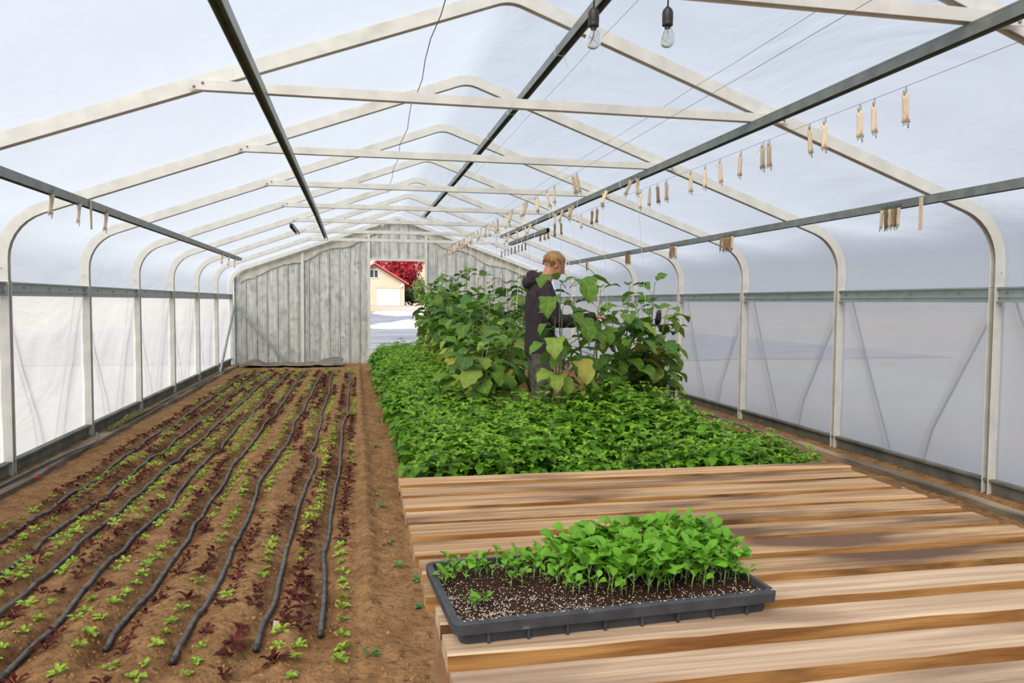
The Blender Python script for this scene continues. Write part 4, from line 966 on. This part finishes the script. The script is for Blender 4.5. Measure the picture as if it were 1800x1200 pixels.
# ------------------------------------------------------------------ outside, seen through the doorway
def out_z(x, y): return -.13 + .90*np.clip((y-62)/28, 0, 1)**2*(3-2*np.clip((y-62)/28, 0, 1))
X, Y = np.meshgrid(np.linspace(-120, 140, 60), np.concatenate([np.linspace(-80, 17, 10), np.linspace(18, 130, 90), np.linspace(140, 900, 12)]))
tag(obj('ground_outside', grid_mesh('ground_outside', X, Y, out_z(X, Y), 'field_soil')), 'tan field ground outside the tunnel', kind='structure')
def sheet_out(x0, x1, y0, y1, amp, m, label, name, peaks=()):
    X, Y = np.meshgrid(np.linspace(x0, x1, 50), np.linspace(y0, y1, 40)); E_ = np.sin(PI*(X-x0)/(x1-x0))**.3*np.sin(PI*(Y-y0)/(y1-y0))**.3
    Z = out_z(X, Y)+.02+amp*(.5+fbm(X*1.1, Y*.5))*E_
    for px, py, ph, pr in peaks: Z += ph*np.exp(-(((X-px)/pr)**2+((Y-py)/(pr*1.3))**2))
    Y = Y + .6*fbm(X*.7, Y*.3); X = X + .5*fbm(Y*.4, X*.6)
    tag(obj(name, grid_mesh(name, X, Y, Z, m)), label, 'sheet')
sheet_out(-12, 16, 18.2, 43, .10, 'field', 'grey plastic mulch sheet spread over the field by the doorway', 'mulch_sheet')
sheet_out(-12, 18, 47, 76, .12, 'field', 'grey plastic mulch sheet on the far part of the field', 'mulch_sheet')
sheet_out(.3, 4.1, 38, 45.5, .10, 'white_sheet', 'white crumpled fleece sheet lying on the nearer mulch', 'fleece_sheet', ((2.7, 42, .33, .8), (3.4, 41.5, .25, .5), (1.6, 43, .15, .8)))
sheet_out(1.6, 6.2, 66, 76, .12, 'white_sheet', 'white crumpled fleece sheet lying farther out before the wall', 'fleece_sheet', ((3.0, 72, .25, .9), (5.0, 71, .2, .8)))
m = MB(); m.box(-14, 16, 91.4, 91.7, .2, .86); tag(m.build('garden_wall', 'concrete'), 'low beige garden wall before the house', 'wall')
hs = empty('house', (2.31, 95, .70)); tag(hs, 'pale pink gabled house with red roof edge and white garage door', 'house')
m = MB(); pf = [(-3.58, 0), (3.58, 0), (3.58, 2.85), (0, 5.02), (-3.58, 2.85)]
m.rings([[(p[0], y, p[1]) for p in pf] for y in (0, 9)]); m.build('wall', 'render_wall', hs)
for sg in (-1, 1):
    m = MB(); m.rings([[(0, y, 5.10), (sg*4.07, y, 2.62), (sg*4.07, y, 2.80), (0, y, 5.28)] for y in (-.6, 9.4)]); m.build('roof', 'roof_red', hs)
m = MB(); m.box(.30, 3.04, -.06, .02, .0, 2.10); gd = m.build('garage_door', 'garage', hs)
for k in range(1, 5):
    mm = MB(); mm.box(.32, 3.02, -.075, -.06, k*.42-.012, k*.42+.012); mm.build('door_groove', 'window_frame', gd)
m = MB(); m.box(.18, 3.16, -.04, .0, 2.10, 2.24); m.build('lintel', 'concrete', hs)
m = MB()
for a in ((-.62, -.55, 3.40, 4.45), (.40, .47, 3.40, 4.45), (-.1, -.03, 3.4, 4.45), (-.62, .47, 3.40, 3.47), (-.62, .47, 4.38, 4.45)): m.box(a[0], a[1], -.06, .0, a[2], a[3])
wi = m.build('window', 'window_frame', hs)
for a in ((-.55, -.1), (-.03, .40)):
    m = MB(); m.box(a[0], a[1], -.03, -.01, 3.47, 4.38); m.build('pane', 'window_dark', wi)
m = MB(); m.tube([(3.5, -.08, 2.7), (3.5, -.08, .1)], .06, 8); m.build('downpipe', 'window_frame', hs)
m = MB(); m.lathe([(.02, .25), (.16, .12), (.18, 0), (.12, -.15), (.02, -.2)], 10, 0, (3.28, -.2, 2.55)); m.build('wall_lamp', 'window_frame', hs)
def tree(name, x, y, z, rx, rz, n, leaf, m, label, trunk=True, seed=0, cat='tree'):
    rr = random.Random(seed); r = empty(name, (x, y, z)); tag(r, label, cat)
    mb = MB()
    for k in range(n):
        d = Vector((rr.gauss(0, 1), rr.gauss(0, 1), rr.gauss(0, 1))).normalized()*rr.random()**.38
        lump = 1+.22*math.sin(d.x*5+seed)*math.cos(d.z*6)
        p = Vector((d.x*rx*lump, d.y*rx*lump, rz+d.z*rz*lump+.2)); M = orient(p, rr.random()*6.3, rr.uniform(-1.2, 1.2), leaf*rr.uniform(.7, 1.3), rr.random()*3)
        mb.add([M @ Vector(v) for v in ((0, -.5, 0), (.6, -.3, .15), (1.1, 0, 0), (.6, .35, .15), (0, .5, .1))], [(0, 1, 2, 3, 4)])
    mb.build('foliage', m, r, True)
    t_ = MB(); t_.tube([(0, 0, 0), (.05, 0, rz*.8), (0, .1, rz*1.5)], [rx*.09, rx*.06, rx*.02], 8)
    for a in (0, 2.1, 4.2): t_.tube([(0, 0, rz*.5), (rx*.4*math.cos(a), rx*.4*math.sin(a), rz*1.1)], [rx*.04, rx*.012], 6)
    t_.build('trunk', 'bark', r, True)
tree('red_maple', 5.9, 110.5, .75, 3.6, 3.9, 5200, .32, 'red_leaves', 'tree with dense crimson leaves behind the house', seed=1)
tree('garden_bush', 8.3, 99, .8, 1.15, 1.6, 1700, .2, 'bush_leaves', 'yellow-green bush right of the house', seed=2, cat='bush')
tree('evergreen_hedge', 7.5, 104.6, .8, 1.3, 1.1, 1700, .22, 'dark_leaves', 'dark evergreen hedge beside the house corner', seed=3, cat='hedge')
tree('garden_bush', 10.7, 106, .8, 1.6, 2.1, 1700, .25, 'dark_leaves', 'dark leafy shrub beyond the yellow-green bush', seed=4, cat='bush')
far = empty('distant_house', (12.6, 150, .76)); tag(far, 'distant pinkish house on the rise beyond the bushes', 'house')
m = MB(); m.box(-4, 4, 0, 7, 0, 8.2); m.build('wall', 'render_wall', far)
m = MB(); m.rings([[(x, -.4, 8.2), (x, 7.4, 8.2), (x, 3.5, 10.4)] for x in (-4.4, 4.4)]); m.build('roof', 'concrete', far)
for xx in (-2, 1.2):
    m = MB(); m.box(xx, xx+1, -.05, 0, 5.2, 6.6); m.build('window', 'window_dark', far)
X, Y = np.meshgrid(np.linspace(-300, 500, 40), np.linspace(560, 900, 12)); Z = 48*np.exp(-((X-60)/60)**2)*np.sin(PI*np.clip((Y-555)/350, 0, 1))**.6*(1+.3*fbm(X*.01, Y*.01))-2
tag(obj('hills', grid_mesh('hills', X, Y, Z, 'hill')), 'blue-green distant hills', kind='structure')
